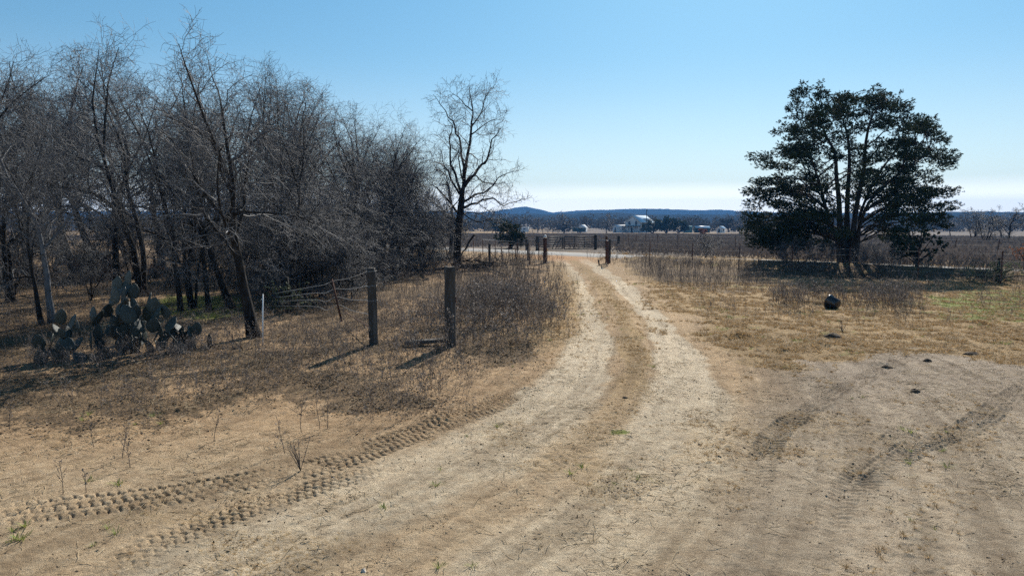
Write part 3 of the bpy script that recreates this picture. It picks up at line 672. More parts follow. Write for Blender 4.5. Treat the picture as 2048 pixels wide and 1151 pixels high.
# ---------------------------------------------------------------- evergreen foliage built of leaf sprays
def sprays(rs, lobes, per, size, flat=.7, leaves=9, up=.35, wid=.30, stretch=1.0):
    """lobes: (center, radius). Returns verts, tris, tint of many small leafy sprays"""
    V = []; tn = []
    C = []; D = []; T0 = []
    for c, r in lobes:
        k = max(4, int(per * (r / .6) ** 2)); v = rs.normal(0, 1, (k, 3)); v /= np.linalg.norm(v, axis=1)[:, None]
        rad = r * rs.uniform(.25, 1.08, k) ** .7
        hv = np.array([c[0], c[1], 0]); hv = hv / (np.linalg.norm(hv) + 1e-6) * (1 if c[2] < 6.8 else .35); off_ = v * rad[:, None] * np.array([1, 1, flat]); off_ = off_ + (off_ @ hv)[:, None] * hv * (stretch - 1); off_[:, 2] += (stretch > 1) * .10 * (off_ @ hv); p = c + off_; C.append(p)
        d = v * np.array([1, 1, .5]) + hv * (stretch - 1) * 1.6 + np.array([0, 0, up]) + rs.normal(0, .35, (k, 3)); d /= np.linalg.norm(d, axis=1)[:, None]; D.append(d); T0.append(np.clip(rs.rand() * .5 + rs.rand(k) * .5, 0, 1))
    C = np.concatenate(C); D = np.concatenate(D); T0 = np.concatenate(T0); n = len(C)
    for j in range(leaves):
        dl = D + rs.normal(0, .55, (n, 3)); dl /= np.linalg.norm(dl, axis=1)[:, None]
        s = size * rs.uniform(.55, 1.3, n)[:, None]; side = np.cross(dl, rs.normal(0, 1, (n, 3))); side /= np.linalg.norm(side, axis=1)[:, None] + 1e-9
        o = C + D * (size * rs.uniform(-.6, .9, n))[:, None]
        w_ = s * wid
        V.append(np.stack([o - dl * s * .15, o + dl * s * .45 + side * w_, o + dl * s * 1.0, o + dl * s * .45 - side * w_], 1)); tn.append(np.repeat(np.clip(T0 + rs.normal(0, .12, n), 0, 1), 4))
    V = np.concatenate(V).reshape(-1, 3); return V, np.arange(len(V)).reshape(-1, 4), np.concatenate(tn)
def px8(p): return (1440 + p[0] / 2.877, 160 + p[1] / 2.877)
def cedar():
    rs = RS(9); Y = 38.2; X0 = (1692 - 1024) / F * Y
    b = np.array([X0, Y, hz(X0, Y)])
    lob = [(420, 85), (450, 60), (500, 100), (560, 95), (600, 130), (650, 140), (700, 125), (740, 160), (790, 130), (830, 120), (880, 95), (930, 85), (985, 80), (1030, 100), (1050, 150), (1090, 165), (430, 150), (470, 190), (540, 180), (620, 190), (700, 200), (780, 190), (860, 180), (940, 160), (1000, 200), (1080, 225), (1120, 215),
      (430, 230), (370, 280), (340, 290), (430, 290), (500, 270), (580, 270), (660, 260), (900, 240), (980, 260), (1060, 290), (1140, 270), (1200, 285), (1250, 275), (1280, 320), (360, 350), (430, 345), (520, 370), (560, 340), (610, 400), (950, 330), (1030, 350), (1110, 350), (1190, 360), (1260, 360), (1150, 330),
      (190, 440), (240, 430), (290, 415), (340, 420), (400, 430), (470, 420), (530, 450), (230, 485), (300, 470), (380, 480), (900, 460), (960, 450), (1040, 420), (1100, 430), (1170, 430), (1240, 420), (1300, 410), (1345, 430), (1320, 465), (1250, 470),
      (560, 510), (640, 480), (700, 470), (860, 500), (930, 520), (1000, 510), (1080, 500), (1160, 500), (1230, 510), (1290, 520), (190, 590), (240, 580), (300, 575), (360, 570), (430, 560), (500, 560), (900, 590), (980, 580), (1060, 580), (1140, 570), (1210, 580), (1260, 590),
      (160, 650), (210, 640), (270, 640), (330, 645), (400, 640), (470, 630), (540, 620), (1060, 650), (1130, 650), (1200, 650), (1270, 650), (1310, 645), (150, 715), (210, 720), (270, 730), (340, 720), (410, 710), (480, 690), (1110, 720), (1170, 720), (1230, 730), (1290, 730), (1310, 725), (200, 780), (280, 790), (350, 780), (430, 770),
      (170, 830), (230, 830), (300, 830), (380, 820), (450, 800), (1150, 790), (1210, 790), (1240, 760), (160, 890), (210, 900), (270, 890), (330, 890), (400, 860), (170, 945), (220, 950), (290, 970), (350, 940), (780, 330), (720, 300), (640, 330), (760, 420), (820, 400), (690, 400), (1120, 690), (500, 640), (1060, 720), (320, 600), (260, 680), (1000, 640), (560, 610), (600, 560), (590, 690), (540, 720), (880, 650), (930, 690), (990, 720), (900, 740), (850, 610), (620, 620), (500, 760), (560, 780), (940, 770), (1030, 780), (470, 860), (520, 890), (980, 850), (1060, 900), (1240, 830), (1090, 930), (420, 930), (660, 540), (720, 560), (800, 560), (420, 640), (1180, 690), (1300, 560), (1340, 500)]
    lob = lob + [(x + 25, y - 20) for x, y in lob if y >= 880] + [(150, 800), (190, 860), (240, 930), (320, 930), (380, 900), (300, 780), (1180, 830), (1130, 760)]
    pts = []
    for q in lob:
        p = atY(*px8(q), Y); x = (p[0] - b[0]) * .92; z = p[2] - b[2]; pts.append((x, z))
    pts = np.array(pts); lobes = []
    for x, z in pts:
        Rm = np.abs(pts[np.abs(pts[:, 1] - z) < .8][:, 0]).max() * .98
        dd = math.sqrt(max(0, Rm * Rm - x * x)); y = rs.uniform(-.85, .85) * dd
        pr = 1 + y / Y     # keeps the outline of a rounder crown
        lobes.append((np.array([x * pr, y, z]), rs.uniform(.36, .60)))
    core = [c for c in lobes]
    for i in range(75):
        c, r = core[rs.randint(len(core))]; q = c * np.array([rs.uniform(.45, .95), rs.uniform(-.9, .9), 1]) + np.array([0, rs.uniform(-1.2, 1.2), rs.uniform(-.2, .35)])
        if q[2] > 2.6 or abs(q[0]) > 2.2: lobes.append((q, rs.uniform(.34, .55)))
    t_ = thing("cedar_tree", "big dark evergreen cedar with wide flat-topped crown and several trunks, right of the track", "tree", b)
    mbt = MB()
    def sp(p, dy): return atY(*px8(p), Y + dy) - b
    stems = [([(712, 1085), (705, 960), (690, 860), (685, 700), (670, 560), (660, 420), (600, 300), (560, 180)], .5, .30), ([(735, 1085), (735, 950), (730, 830), (735, 650), (745, 470), (735, 330), (700, 210)], 1.0, .30), ([(758, 1085), (760, 950), (775, 800), (800, 650), (830, 500), (840, 350), (880, 200), (960, 120)], -.6, .26),
             ([(690, 1085), (680, 960), (660, 880), (620, 780), (590, 660), (560, 560), (520, 440), (440, 330)], -1.2, .20), ([(775, 1085), (785, 960), (800, 850), (860, 700), (960, 600), (1080, 500), (1200, 420)], -1.0, .18), ([(770, 1080), (790, 980), (800, 860), (810, 760), (900, 560), (1000, 420), (1080, 300)], 1.4, .18)]
    SP = []
    for pts_, dy, r0 in stems:
        n = len(pts_); P = np.array([sp(p, dy * (i / (n - 1))) for i, p in enumerate(pts_)]); P[0, 2] = -.25; S = smooth_line(P, 3)
        mbt.tube(S, flare(S, r0 * .72, .03, len(S)), 8); SP.append(S)
    tips = []
    for c, r in lobes[::2] + lobes[1:len(lob):6]:     # a limb to every clump, leaving a stem lower down and arching up and over
        best = None
        for S in SP:
            d = np.hypot(S[:, 0] - c[0], S[:, 1] - c[1]); ok = (S[:, 2] > 1.1) & (S[:, 2] < c[2] - .30 * d + .3)
            if not ok.any(): ok = (S[:, 2] > .9) & (S[:, 2] < 2.4)
            j = np.where(ok)[0]; j = j[np.argmin(d[j] + .6 * np.abs(S[j, 2] - c[2]))]; dd = np.linalg.norm(S[j] - c)
            if best is None or dd < best[0]: best = (dd, S[j])
        a = best[1]; m1 = a + (c - a) * .4 + np.array([0, 0, .16 * best[0]]); m2 = a + (c - a) * .75 + np.array([0, 0, .12 * best[0]])
        S = smooth_line(np.array([a, m1, m2, c]), 3); S[1:-1] += rs.normal(0, .05, S[1:-1].shape)
        mbt.tube(S, np.linspace(.016 + .009 * best[0], .010, len(S)), 5, cap=False); tips.append((S, .03, .012))
    tw = sprout(rs, tips, 5, .8, (25, 65), .5, 4, .2, .05, .3, .006)
    for q in tw: mbt.tube(q[0], np.linspace(q[1], q[2], len(q[0])), 3, cap=False)
    mbt.build("trunk", M['cedarbark'], t_, smooth=True)
    ex = [(b_[0][-1], rs.uniform(.14, .24)) for b_ in tw if rs.rand() < .8]
    V, Qd, tn = sprays(rs, lobes, 150, .082, .55, 14, wid=.16, stretch=1.45, up=.25); V2, Q2, t2 = sprays(rs, ex, 120, .085, .55, 13, wid=.16, stretch=1.3, up=.25)
    f = link("foliage", fast_mesh("foliage", np.concatenate([V, V2]), [np.concatenate([Qd, Q2 + len(V)])], M['cedar'], np.concatenate([tn, t2])), t_)
cedar()
def small_evergreen(name, label, lob, Y, stem, seed, mat='cedar', size=.15, per=40, depth=1.0, rad=.4, cat="shrub"):
    """lob: photograph pixels of foliage clumps; stem: pixel of the foot"""
    rs = RS(seed); x0 = ray(*stem); X0 = x0[0] / x0[1] * Y; b = np.array([X0, Y, hz(X0, Y)]); t_ = thing(name, label, cat, b)
    lobes = []; mbt = MB(); mbt.tube([(0, 0, -.15), (.02, .03, .5), (0, 0, 1.0)], [.09, .07, .05], 6)
    for q in lob:
        p = atY(q[0], q[1], Y) - b; p[1] += rs.uniform(-depth, depth); lobes.append((p, rad * rs.uniform(.75, 1.2)))
        S = smooth_line(np.array([[0, 0, min(.6, p[2] * .4)], p * np.array([.5, .5, .6]) + [0, 0, .1], p]), 3); mbt.tube(S, np.linspace(.045, .012, len(S)), 4, cap=False)
    mbt.build("stem", M['cedarbark'], t_, smooth=True)
    V, Q, tn = sprays(rs, lobes, per, size, .75, 10); link("foliage", fast_mesh("foliage", V, [Q], M[mat], tn), t_)
    return t_
small_evergreen("juniper_shrub", "small dark juniper standing at the right foot of the big cedar", [(1790, 470), (1815, 455), (1840, 462), (1850, 480), (1862, 492), (1800, 485), (1825, 478), (1780, 490), (1838, 500), (1810, 498), (1860, 470), (1845, 440), (1820, 438), (1795, 505), (1850, 505)], 34.5, (1832, 545), 31, depth=.8, rad=.34, cat="juniper")

# ---------------------------------------------------------------- posts, fences, gates
def lumber_mesh(name, w_, d_, h_, mat, seed, chip=.012, sink=.25, round_=False):
    """a weathered squared post standing on z = 0, worn top and edges"""
    rs = RS(seed); nz_ = 18; k = 24; V = []
    for i in range(nz_):
        z = -sink + (h_ + sink) * i / (nz_ - 1)
        for j in range(k):
            a = j * 2 * math.pi / k; ca, sa = math.cos(a), math.sin(a)
            e = 1 if round_ else min(1 / max(abs(ca), abs(sa), 1e-6), 1.30)
            x = ca * e * w_ / 2; y = sa * e * d_ / 2; g = chip * (vnoise(j * 1.1, z * 1.3, seed) - .5) * 2 + chip * .9 * (hash2(np.array(j), np.array(i), seed) - .5) * (.5 + (i > nz_ - 3))
            q = 1 - (.05 if i == nz_ - 1 else 0); V.append([x * (1 + float(g) / w_ * 1.6) * q, y * (1 + float(g) / w_ * 1.6) * q, z + (rs.uniform(-.02, .012) if i == nz_ - 1 else 0)])
    V.append([0, 0, h_ - .012]); V = np.array(V); ii = np.arange(nz_ * k).reshape(nz_, k)
    Q = np.stack([ii[:-1], np.roll(ii[:-1], -1, 1), np.roll(ii[1:], -1, 1), ii[1:]], -1).reshape(-1, 4)
    T = [[ii[-1, j], ii[-1, (j + 1) % k], nz_ * k] for j in range(k)]
    return fast_mesh(name, V, [Q, np.array(T)], mat, None, False)
def tpost_mesh(h_):
    m_ = MB(); m_.box((0, 0, h_ / 2 - .15), (.05, .008, h_ + .3)); m_.box((0, .024, h_ / 2 - .15), (.008, .040, h_ + .3))
    for i in range(int(h_ / .055)): m_.box((0, -.007, .1 + i * .055), (.014, .010, .02))
    return m_.mesh("t_post", M['rust'])
TPOST = {h: tpost_mesh(h) for h in (1.0, 1.15, 1.35)}
def ground_at(px, py): return at(px, py)
def fence(name, label, posts, wires, group=None, sag=.03, rad=.0025, cat="fence", skip=()):
    """posts: (x, y, kind, height, lean_x, lean_y); wires: share of post height"""
    b = np.array([posts[0][0], posts[0][1], hz(posts[0][0], posts[0][1])]); t_ = thing(name, label, cat, b, 0, group)
    tops = []
    for i, (x, y, kind, h_, lx, ly) in enumerate(posts):
        p = np.array([x, y, hz(x, y)]) - b
        if kind == 't': o = link("t_post", TPOST[min(TPOST, key=lambda q: abs(q - h_))], t_)
        elif kind == 'w': o = link("wooden_post", lumber_mesh("wooden_post", .13, .13, h_, M['oldwood'], 40 + i, round_=True), t_)
        elif kind == 'r': o = link("wooden_post", lumber_mesh("wooden_post", .17, .17, h_, M['redwood'], 60 + i), t_)
        else: o = None
        if o: o.location = p; o.rotation_euler = (-ly, lx, math.atan2(posts[-1][1] - posts[0][1], posts[-1][0] - posts[0][0]))
        tops.append((p, np.array([math.sin(lx), math.sin(ly), 1.0]), h_))
    for f in wires:
        Ps = []
        for i, ((p, d, h_), (q, e, g_)) in enumerate(zip(tops[:-1], tops[1:])):
            a = p + d * h_ * f; c = q + e * g_ * f
            for tq in np.linspace(0, 1, 7)[(1 if i else 0):]:
                s_ = a + (c - a) * tq; s_[2] -= sag * 4 * tq * (1 - tq); Ps.append(s_)
        mw = MB(); mw.tube(Ps, rad, 4); mw.build("wire", M['wire'], t_)
    return t_
# the two big old posts and the sagging fence behind
p1 = at(901, 691); th_ = thing("fence_post", "thick square weathered post standing alone nearest the track, with a plank at its foot", "post", p1, .25)
link("post", lumber_mesh("post", .215, .19, 1.62, M['oldwood'], 11), th_)
mbx = MB(); mbx.box((.105, -.06, .95), (.02, .05, .12)); mbx.build("bracket", M['rust'], th_)
p2 = at(747, 689); yb = p2
fence_pts = [(p2[0], p2[1], 'x', 1.55, 0, 0), (*at(683, 642)[:2], 't', 1.15, -.16, .10), (*at(628, 640)[:2], 'x', 1.05, 0, 0), (*at(560, 628)[:2], 'x', .8, 0, 0), (*at(470, 610)[:2], 'x', .9, 0, 0)]
of = thing("wire_fence", "thinner weathered square post with sagging rusty wires running left to a leaning steel post", "fence", p2, 0)
o = link("wooden_post", lumber_mesh("wooden_post", .165, .16, 1.58, M['oldwood'], 12), of); o.rotation_euler = (0, -.012, .35)
o = link("t_post", TPOST[1.15], of); q_ = at(683, 642) - p2; o.location = q_; o.rotation_euler = (-.12, -.17, .5)
a_ = atY(690, 547, 18.0) - p2
for i, f in enumerate((1.52, 1.22, .92, .62)):
    st = np.array([-.06, .05, f]); mid_ = q_ + np.array([-.19 * f * .8, .1 * f, f * .70]); m2_ = at(630, 640) - p2 + np.array([0, 0, f * .60]); e_ = at(548, 628) - p2 + np.array([0, 0, f * .38])
    mw = MB(); mw.tube(smooth_line(np.array([st, (st + mid_) / 2 - [0, 0, .04], mid_, (mid_ + m2_) / 2 - [0, 0, .03 * (i + 1)], m2_, e_]), 5), .007, 4); mw.build("wire", M['wire'], of)
mw = MB(); mw.tube(smooth_line(np.array([[.05, 0, .30], at(705, 655) - p2 + [0, 0, .28], at(690, 648) - p2 + [0, 0, .33]]), 4), .012, 5); mw.build("brace", M['rust'], of)
owp = [c for c in of.children if c.name.startswith("wooden_post")][0]
for z in (1.50, 1.2, .9): mw = MB(); mw.tube([(.105 * math.cos(a), .105 * math.sin(a), z + .004 * a) for a in np.linspace(0, 6.28, 14)], .004, 4); mw.build("wire_wrap", M['wire'], owp)
# plank on the ground and the thin white stake
c_ = at(850, 691); pk = MB(); pk.box((0, 0, .04), (.80, .17, .06), .0, .0, .0)
pl_ = tag(pk.build("plank", M['oldwood'], None, (c_[0], c_[1], c_[2] + .05)), "grey plank lying on the weeds beside the foot of the thick lone post", "plank"); pl_.rotation_euler = (.10, -.05, .22)
c_ = at(526, 690); st_ = thing("stake", "thin white fibreglass stake standing beside the leaning black trunk", "stake", c_)
mw = MB(); mw.tube([(0, 0, -.1), (.01, 0, .5), (.035, 0, 1.08)], [.017, .016, .013], 8); mw.build("rod", M['white'], st_)
mw = MB(); mw.box((.02, 0, .97), (.06, .012, .012)); mw.build("clip", M['white'], st_)
# roadside fence, left of the drive
gl = at(1090, 526)
pp = [(gl[0], gl[1], 'r', 1.5, 0, 0)] + [(*at(x, y)[:2], k, h, lx, 0) for x, y, k, h, lx in ((1078, 521, 't', 1.15, 0), (1056, 520, 'w', 1.15, 0), (1035, 519, 't', 1.15, 0), (1018, 515, 't', 1.0, 0), (991, 511, 't', 1.15, .02), (966, 508, 't', 1.15, 0), (947, 506, 't', 1.0, 0), (900, 502, 't', 1.0, 0), (850, 498, 'w', 1.0, 0), (800, 494, 't', 1.0, 0), (740, 490, 't', 1.0, 0), (660, 486, 'w', 1.0, 0))]
f_ = fence("wire_fence", "wire fence along the road from the red-brown gate post left to the thicket", pp, (.95, .75, .55, .35), rad=.004)
cp = MB(); cp.tube([(0, 0, 1.49), (0, 0, 1.56), (0, 0, 1.66), (0, 0, 1.68)], [.11, .10, .07, .02], 10); cp.build("white_cap", M['white'], [c for c in f_.children if c.name.startswith('wooden_post')][0])
mw = MB(); a_ = at(966, 508); b2 = at(1030, 518); mw.tube([a_ - gl + [0, 0, 1.13], b2 - gl + [0, 0, 1.15]], .022, 6); mw.build("top_rail", M['wire'], f_)
pp = [(*at(979, 534)[:2], 'w', 1.28, 0, 0), (*at(1005, 524)[:2], 't', 1.0, -.10, 0), (*at(1034, 526)[:2], 't', 1.0, -.10, .05), (*at(1059, 529)[:2], 't', 1.0, .04, 0)]
fence("wire_fence", "short line of leaning steel posts and one grey wooden post in front of the road", pp, (.9, .6, .35), sag=.08, rad=.003)
# right of the drive: fence on the near side of the road
gr = at(1219, 526); pp = [(gr[0], gr[1], 'w', 1.45, 0, 0)]
for x, kind, lx in ((1299, 't', .02), (1385, 't', 0), (1478, 't', .03), (1585, 't', 0), (1700, 't', 0), (1838, 't', 0), (2005, 't', 0), (2190, 't', 0)):
    u = (x - 1024) / F; y = 48.8 / (1 + u); pp.append((u * y, y, kind, 1.35, lx, 0))
fence("wire_fence", "wire fence with rusty steel posts running right from the drive in front of the cedar", pp, (.93, .72, .5, .28), rad=.0028)
pp = []
for x, lx in ((1256, 0), (1271, .05), (1291, 0), (1313, .06), (1355, 0), (1400, 0), (1470, 0), (1560, 0), (1680, 0), (1800, .03), (1907, .10), (1993, .09), (2100, 0), (2250, 0)):
    u = (x - 1024) / F; y = 78.5 / (1 + u); pp.append((u * y, y, 't', 1.35, lx, 0))
fence("wire_fence", "fence of thin dark posts along the far side of the road at right", pp, (.93, .7, .45), rad=.004)
# rusty gate swung open along the drive, seen nearly edge-on
ga = thing("pipe_gate", "rusty narrow bar gate swung open beside the wooden post at the end of the drive", "gate", gr + np.array([-.16, .05, 0]), 0)
m_ = MB(); d_ = np.array([-.10, -.995]) ; Lg = 3.2
def gq(s_, z): return (d_[0] * s_ - .02, d_[1] * s_ + .1, z)
for s_ in (0, Lg): m_.tube([gq(s_, .12), gq(s_, 1.38)], .03, 8)
for z in (.12, 1.38): m_.tube([gq(0, z), gq(Lg, z)], .028, 8)
m_.build("gate_frame", M['rust'], ga)
for i in range(1, 8): m_ = MB(); m_.tube([gq(Lg * i / 8, .12), gq(Lg * i / 8, 1.38)], .018, 6); m_.build("gate_bar", M['rust'], ga)
m_ = MB(); m_.tube([gq(-.1, -.2), gq(-.1, 1.62)], .055, 10); m_.build("hinge_post", M['rust'], ga)
c_ = at(1199, 531); s_ = MB(); s_.bar((0, 0, -.1), (-.07, 0, .34), .09, .07); s_.bar((-.03, 0, .25), (.10, .02, .36), .03, .02)
tag(s_.build("gate_stop", M['oldwood'], None, c_), "short dark leaning stub at the right edge of the drive near the gate", "stub")
# two field gates across the road
def field_gate(label, x0, x1, yb_, diag, ztop=1.15):
    a = at(x0, yb_); b2 = at(x1, yb_ - 1); t_ = thing("field_gate", label, "gate", a); d = (b2 - a); L_ = np.linalg.norm(d[:2]); d = d / L_
    def q(s, z): return (d[0] * s, d[1] * s, z)
    m_ = MB()
    for s in (0, L_): m_.tube([q(s, .1), q(s, ztop)], .05, 6)
    for z in (.1, ztop): m_.tube([q(0, z), q(L_, z)], .05, 6)
    m_.build("gate_frame", M['darksteel'], t_)
    for i in range(1, 5): m_ = MB(); m_.tube([q(0, .1 + (ztop - .1) * i / 5), q(L_, .1 + (ztop - .1) * i / 5)], .034, 6); m_.build("gate_rail", M['darksteel'], t_)
    if diag:
        for a0, b0 in ((.55, .80), (.70, .95)): m_ = MB(); m_.tube([q(L_ * a0, .1), q(L_ * b0, ztop)], .035, 6); m_.build("gate_brace", M['darksteel'], t_)
    else:
        for f in (.33, .66): m_ = MB(); m_.tube([q(L_ * f, .1), q(L_ * f, ztop)], .03, 6); m_.build("gate_brace", M['darksteel'], t_)
field_gate("dark pipe gate with diagonal braces across the road, left of the pair", 1077, 1125, 501, True)
field_gate("dark barred gate with upright braces across the road, right of the pair", 1128, 1189, 500, False)
def simple_post(px, py, h_, w_, label, mat='oldwood'):
    c = at(px, py); o = link("fence_post", lumber_mesh("fence_post", w_, w_, h_, M[mat], int(px), round_=True), None, c); return tag(o, label, "post")
simple_post(1074, 501, 1.25, .22, "dark post at the left end of the pair of field gates")
simple_post(1191, 499, 1.35, .26, "stout dark post at the right end of the pair of field gates")
rail = thing("rail_fence", "pale rail between two dark posts just right of the field gates", "fence", at(1213, 498))
for x in (1213, 1237):
    o = link("wooden_post", lumber_mesh("wooden_post", .24, .24, 1.2, M['oldwood'], x, round_=True), rail); o.location = at(x, 498) - at(1213, 498)
m_ = MB(); m_.tube([at(1193, 498) - at(1213, 498) + [0, 0, .78], at(1237, 498) - at(1213, 498) + [0, 0, .80]], .05, 6); m_.build("rail", M['wire'], rail)
rail = thing("rail_fence", "dark plank rail fence between the round bush and the field gates", "fence", at(1053, 501))
for x in (1035, 1053):
    o = link("wooden_post", lumber_mesh("wooden_post", .2, .2, 1.0, M['oldwood'], x + 9, round_=True), rail); o.location = at(x, 501) - at(1053, 501)
m_ = MB(); m_.tube([at(1035, 501) - at(1053, 501) + [0, 0, .8], at(1073, 501) - at(1053, 501) + [0, 0, .85]], .045, 6); m_.build("rail", M['darksteel'], rail)

# ---------------------------------------------------------------- fallen limbs and brush
def limb(label, pts, r0, seed, twigs=6, cat="log", name="fallen_limb"):
    """pts: (px, py, Y) points the limb passes through"""
    rs = RS(seed); P = np.array([atY(*p) for p in pts]); b = np.array([P[0][0], P[0][1], hz(P[0][0], P[0][1])]); P = smooth_line(P - b, 4); P[1:-1] += rs.normal(0, .03, P[1:-1].shape)
    m_ = MB(); m_.tube(P, np.linspace(r0, r0 * .35, len(P)), 7)
    tw = sprout(rs, [(P, r0, r0 * .3)], twigs, 1.3, (30, 75), .4, 5, .25, .0, .15, .010); t2 = sprout(rs, tw, 4, .6, (30, 70), .5, 4, .25, 0, .2, .006)
    for grp, k in ((tw, 5), (t2, 3)):
        for q in grp: m_.tube(q[0], np.linspace(q[1], q[2], len(q[0])), k)
    tag(m_.build(name, M['bark'], None, b), label, cat)
limb("long fallen limb lying level behind the two old posts", [(985, 527, 37), (930, 533, 36), (890, 537, 35), (820, 543, 33), (755, 551, 31.5), (700, 556, 31)], .11, 3, 8)
limb("upper fallen limb leaning out of the thicket toward the tall lone tree", [(920, 511, 41), (870, 517, 40), (800, 524, 39), (760, 530, 38)], .09, 4, 7)
limb("dead branch propped against the foot of the tall lone tree", [(950, 470, 38.5), (935, 490, 38.6), (918, 520, 38.7), (900, 540, 38.8)], .06, 5, 5, "branch")
limb("crooked dead branch reaching from the brush pile toward the drive", [(940, 535, 36), (975, 536, 35.4), (1000, 546, 33), (1012, 552, 32)], .06, 6, 5, "branch")
t_ = thing("brush_pile", "pile of dead brushwood at the foot of the tall lone tree", "brush pile", at(955, 540)); rs = RS(23); br = []
for i in range(70):
    p = np.array([rs.normal(0, .9), rs.normal(0, .5), abs(rs.normal(0, .22)) + .05]); d = unit(np.array([rs.normal(0, 1), rs.normal(0, .5), rs.normal(.12, .25)])); br.append((walk(rs, p, d, rs.uniform(.6, 1.8), 5, .2, 0), rs.uniform(.012, .035), .006))
link("sticks", pack([br, sprout(rs, br, 3, .5, (30, 70), .5, 4, .25, 0, .2, .005)], "sticks", M['bark'], [5, 3]), t_)
limb("rotting log lying in the shade behind the prickly pear", [(330, 566, 30), (380, 566, 30), (430, 564, 30)], .14, 8, 3)
limb("short log on the ground left of the white stake", [(445, 699, 14.3), (470, 703, 14.2), (488, 706, 14.1)], .05, 9, 1)

# ---------------------------------------------------------------- prickly pear
def pad_mesh(seed, fat=1.0):
    rs = RS(seed); nl, k = 13, 14; V = []
    for i in range(nl):
        t0 = i / (nl - 1); wdt = .345 * (max(math.sin(math.pi * min(1, t0 ** .82)), 0) ** .62 if 0 < i < nl - 1 else 0) + .02 * (1 - t0); th = .042 * fat * (max(math.sin(math.pi * t0), 0) ** .5) + .012
        for j in range(k):
            a = j * 2 * math.pi / k; V.append([wdt * math.cos(a) * (1 + .03 * rs.normal()), th * math.sin(a) + .05 * (t0 - .5) ** 2, t0])
    V = np.array(V); ii = np.arange(nl * k).reshape(nl, k); Q = np.stack([ii[:-1], np.roll(ii[:-1], -1, 1), np.roll(ii[1:], -1, 1), ii[1:]], -1).reshape(-1, 4)
    T = [[ii[-1, j], ii[-1, (j + 1) % k], ii[-1, 0]] for j in range(1, k - 1)]
    return fast_mesh("pad", V, [Q, np.array(T)], M['cactus'], np.full(len(V), rs.rand()), True)
PADS = [pad_mesh(i, f) for i, f in enumerate((1, .9, 1.2, 1.1, .95))]
def px7(p): return (30 + p[0] / 4.795, 520 + p[1] / 4.795)
def cactus(label, spots, base, seed, y0, y1, maxn=98):
    rs = RS(seed); b = at(*base); t_ = thing("prickly_pear", label, "cactus", b); n = 0; todo = []
    for x, y, edge, s_ in spots:
        q = px7((x, y)); Y = y0 + (y1 - y0) * np.clip((950 - y) / 700, 0, 1); p = atY(q[0], q[1], Y); g = hz(p[0], p[1]); p[2] = max(p[2], g + s_ * .3)
        todo.append((p, edge, s_, g))
    allp = []
    for p, edge, s_, g in todo:
        allp.append((p, edge, s_)); z = p[2] - s_ * .5; x, y = p[0], p[1]
        while z > g + .10 and len(allp) < maxn + 40:
            s2 = rs.uniform(.26, .36); x += rs.normal(0, .11); y += rs.uniform(-.05, .12); allp.append((np.array([x, y, z - s2 * .36]), None, s2)); z -= s2 * .78
    for p, edge, s_ in allp[:maxn]:
        o = link("pad", PADS[rs.randint(5)], t_); s_ *= 1.03; o.scale = (s_ * rs.uniform(.9, 1.15), s_, s_)
        tilt = rs.normal(0, .38); yaw = (rs.uniform(-1.5, 1.5) if edge is None else (1.45 + rs.uniform(-.12, .12) if edge else rs.uniform(-.95, .95)))
        E = Matrix.Rotation(yaw, 3, 'Z') @ Matrix.Rotation(rs.normal(-.08, .22), 3, 'X'); E = Matrix.Rotation(tilt, 3, 'Y') @ E
        o.rotation_euler = E.to_euler(); off = E @ Vector((0, 0, -.5 * s_)); o.location = [p[i] - b[i] + off[i] for i in range(3)]
cactus("large sprawling prickly pear cactus with blue-green pads, one column of pads rising behind", [(1085, 175, 0, .34), (980, 235, 0, .36), (960, 335, 0, .36), (1060, 265, 0, .38), (1040, 340, 0, .36), (1140, 300, 0, .32), (1050, 430, 1, .34), (1140, 430, 0, .30), (1080, 515, 0, .40), (1150, 490, 0, .30), (1285, 385, 0, .32), (1330, 430, 0, .32), (1370, 490, 0, .30), (1440, 490, 0, .28),
   (440, 540, 0, .33), (550, 590, 0, .33), (605, 645, 0, .30), (405, 665, 1, .26), (455, 705, 0, .24), (510, 690, 1, .24), (225, 785, 0, .30), (515, 805, 0, .26), (750, 520, 0, .32), (800, 555, 1, .36), (700, 650, 0, .36), (900, 700, 0, .36), (900, 590, 0, .34), (965, 610, 0, .34), (1240, 600, 0, .32), (1140, 735, 1, .26), (1160, 875, 1, .28), (1040, 770, 0, .34), (240, 890, 0, .30), (330, 830, 0, .30), (450, 850, 0, .30), (620, 800, 0, .34), (720, 830, 0, .34), (850, 830, 0, .34), (950, 870, 0, .32), (560, 900, 0, .30), (680, 930, 0, .30), (820, 930, 0, .30), (1080, 850, 0, .30), (1220, 720, 0, .32), (390, 930, 0, .28), (560, 740, 0, .30)], (230, 728), 5, 12.3, 14.4)
cactus("small prickly pear at the right end of the big one, half hidden in weeds", [(1505, 680, 0, .30), (1570, 650, 1, .28), (1690, 700, 1, .34), (1740, 660, 0, .30), (1640, 730, 0, .28), (1600, 690, 0, .28), (1450, 720, 0, .28)], (365, 692), 6, 13.9, 14.6, 16)

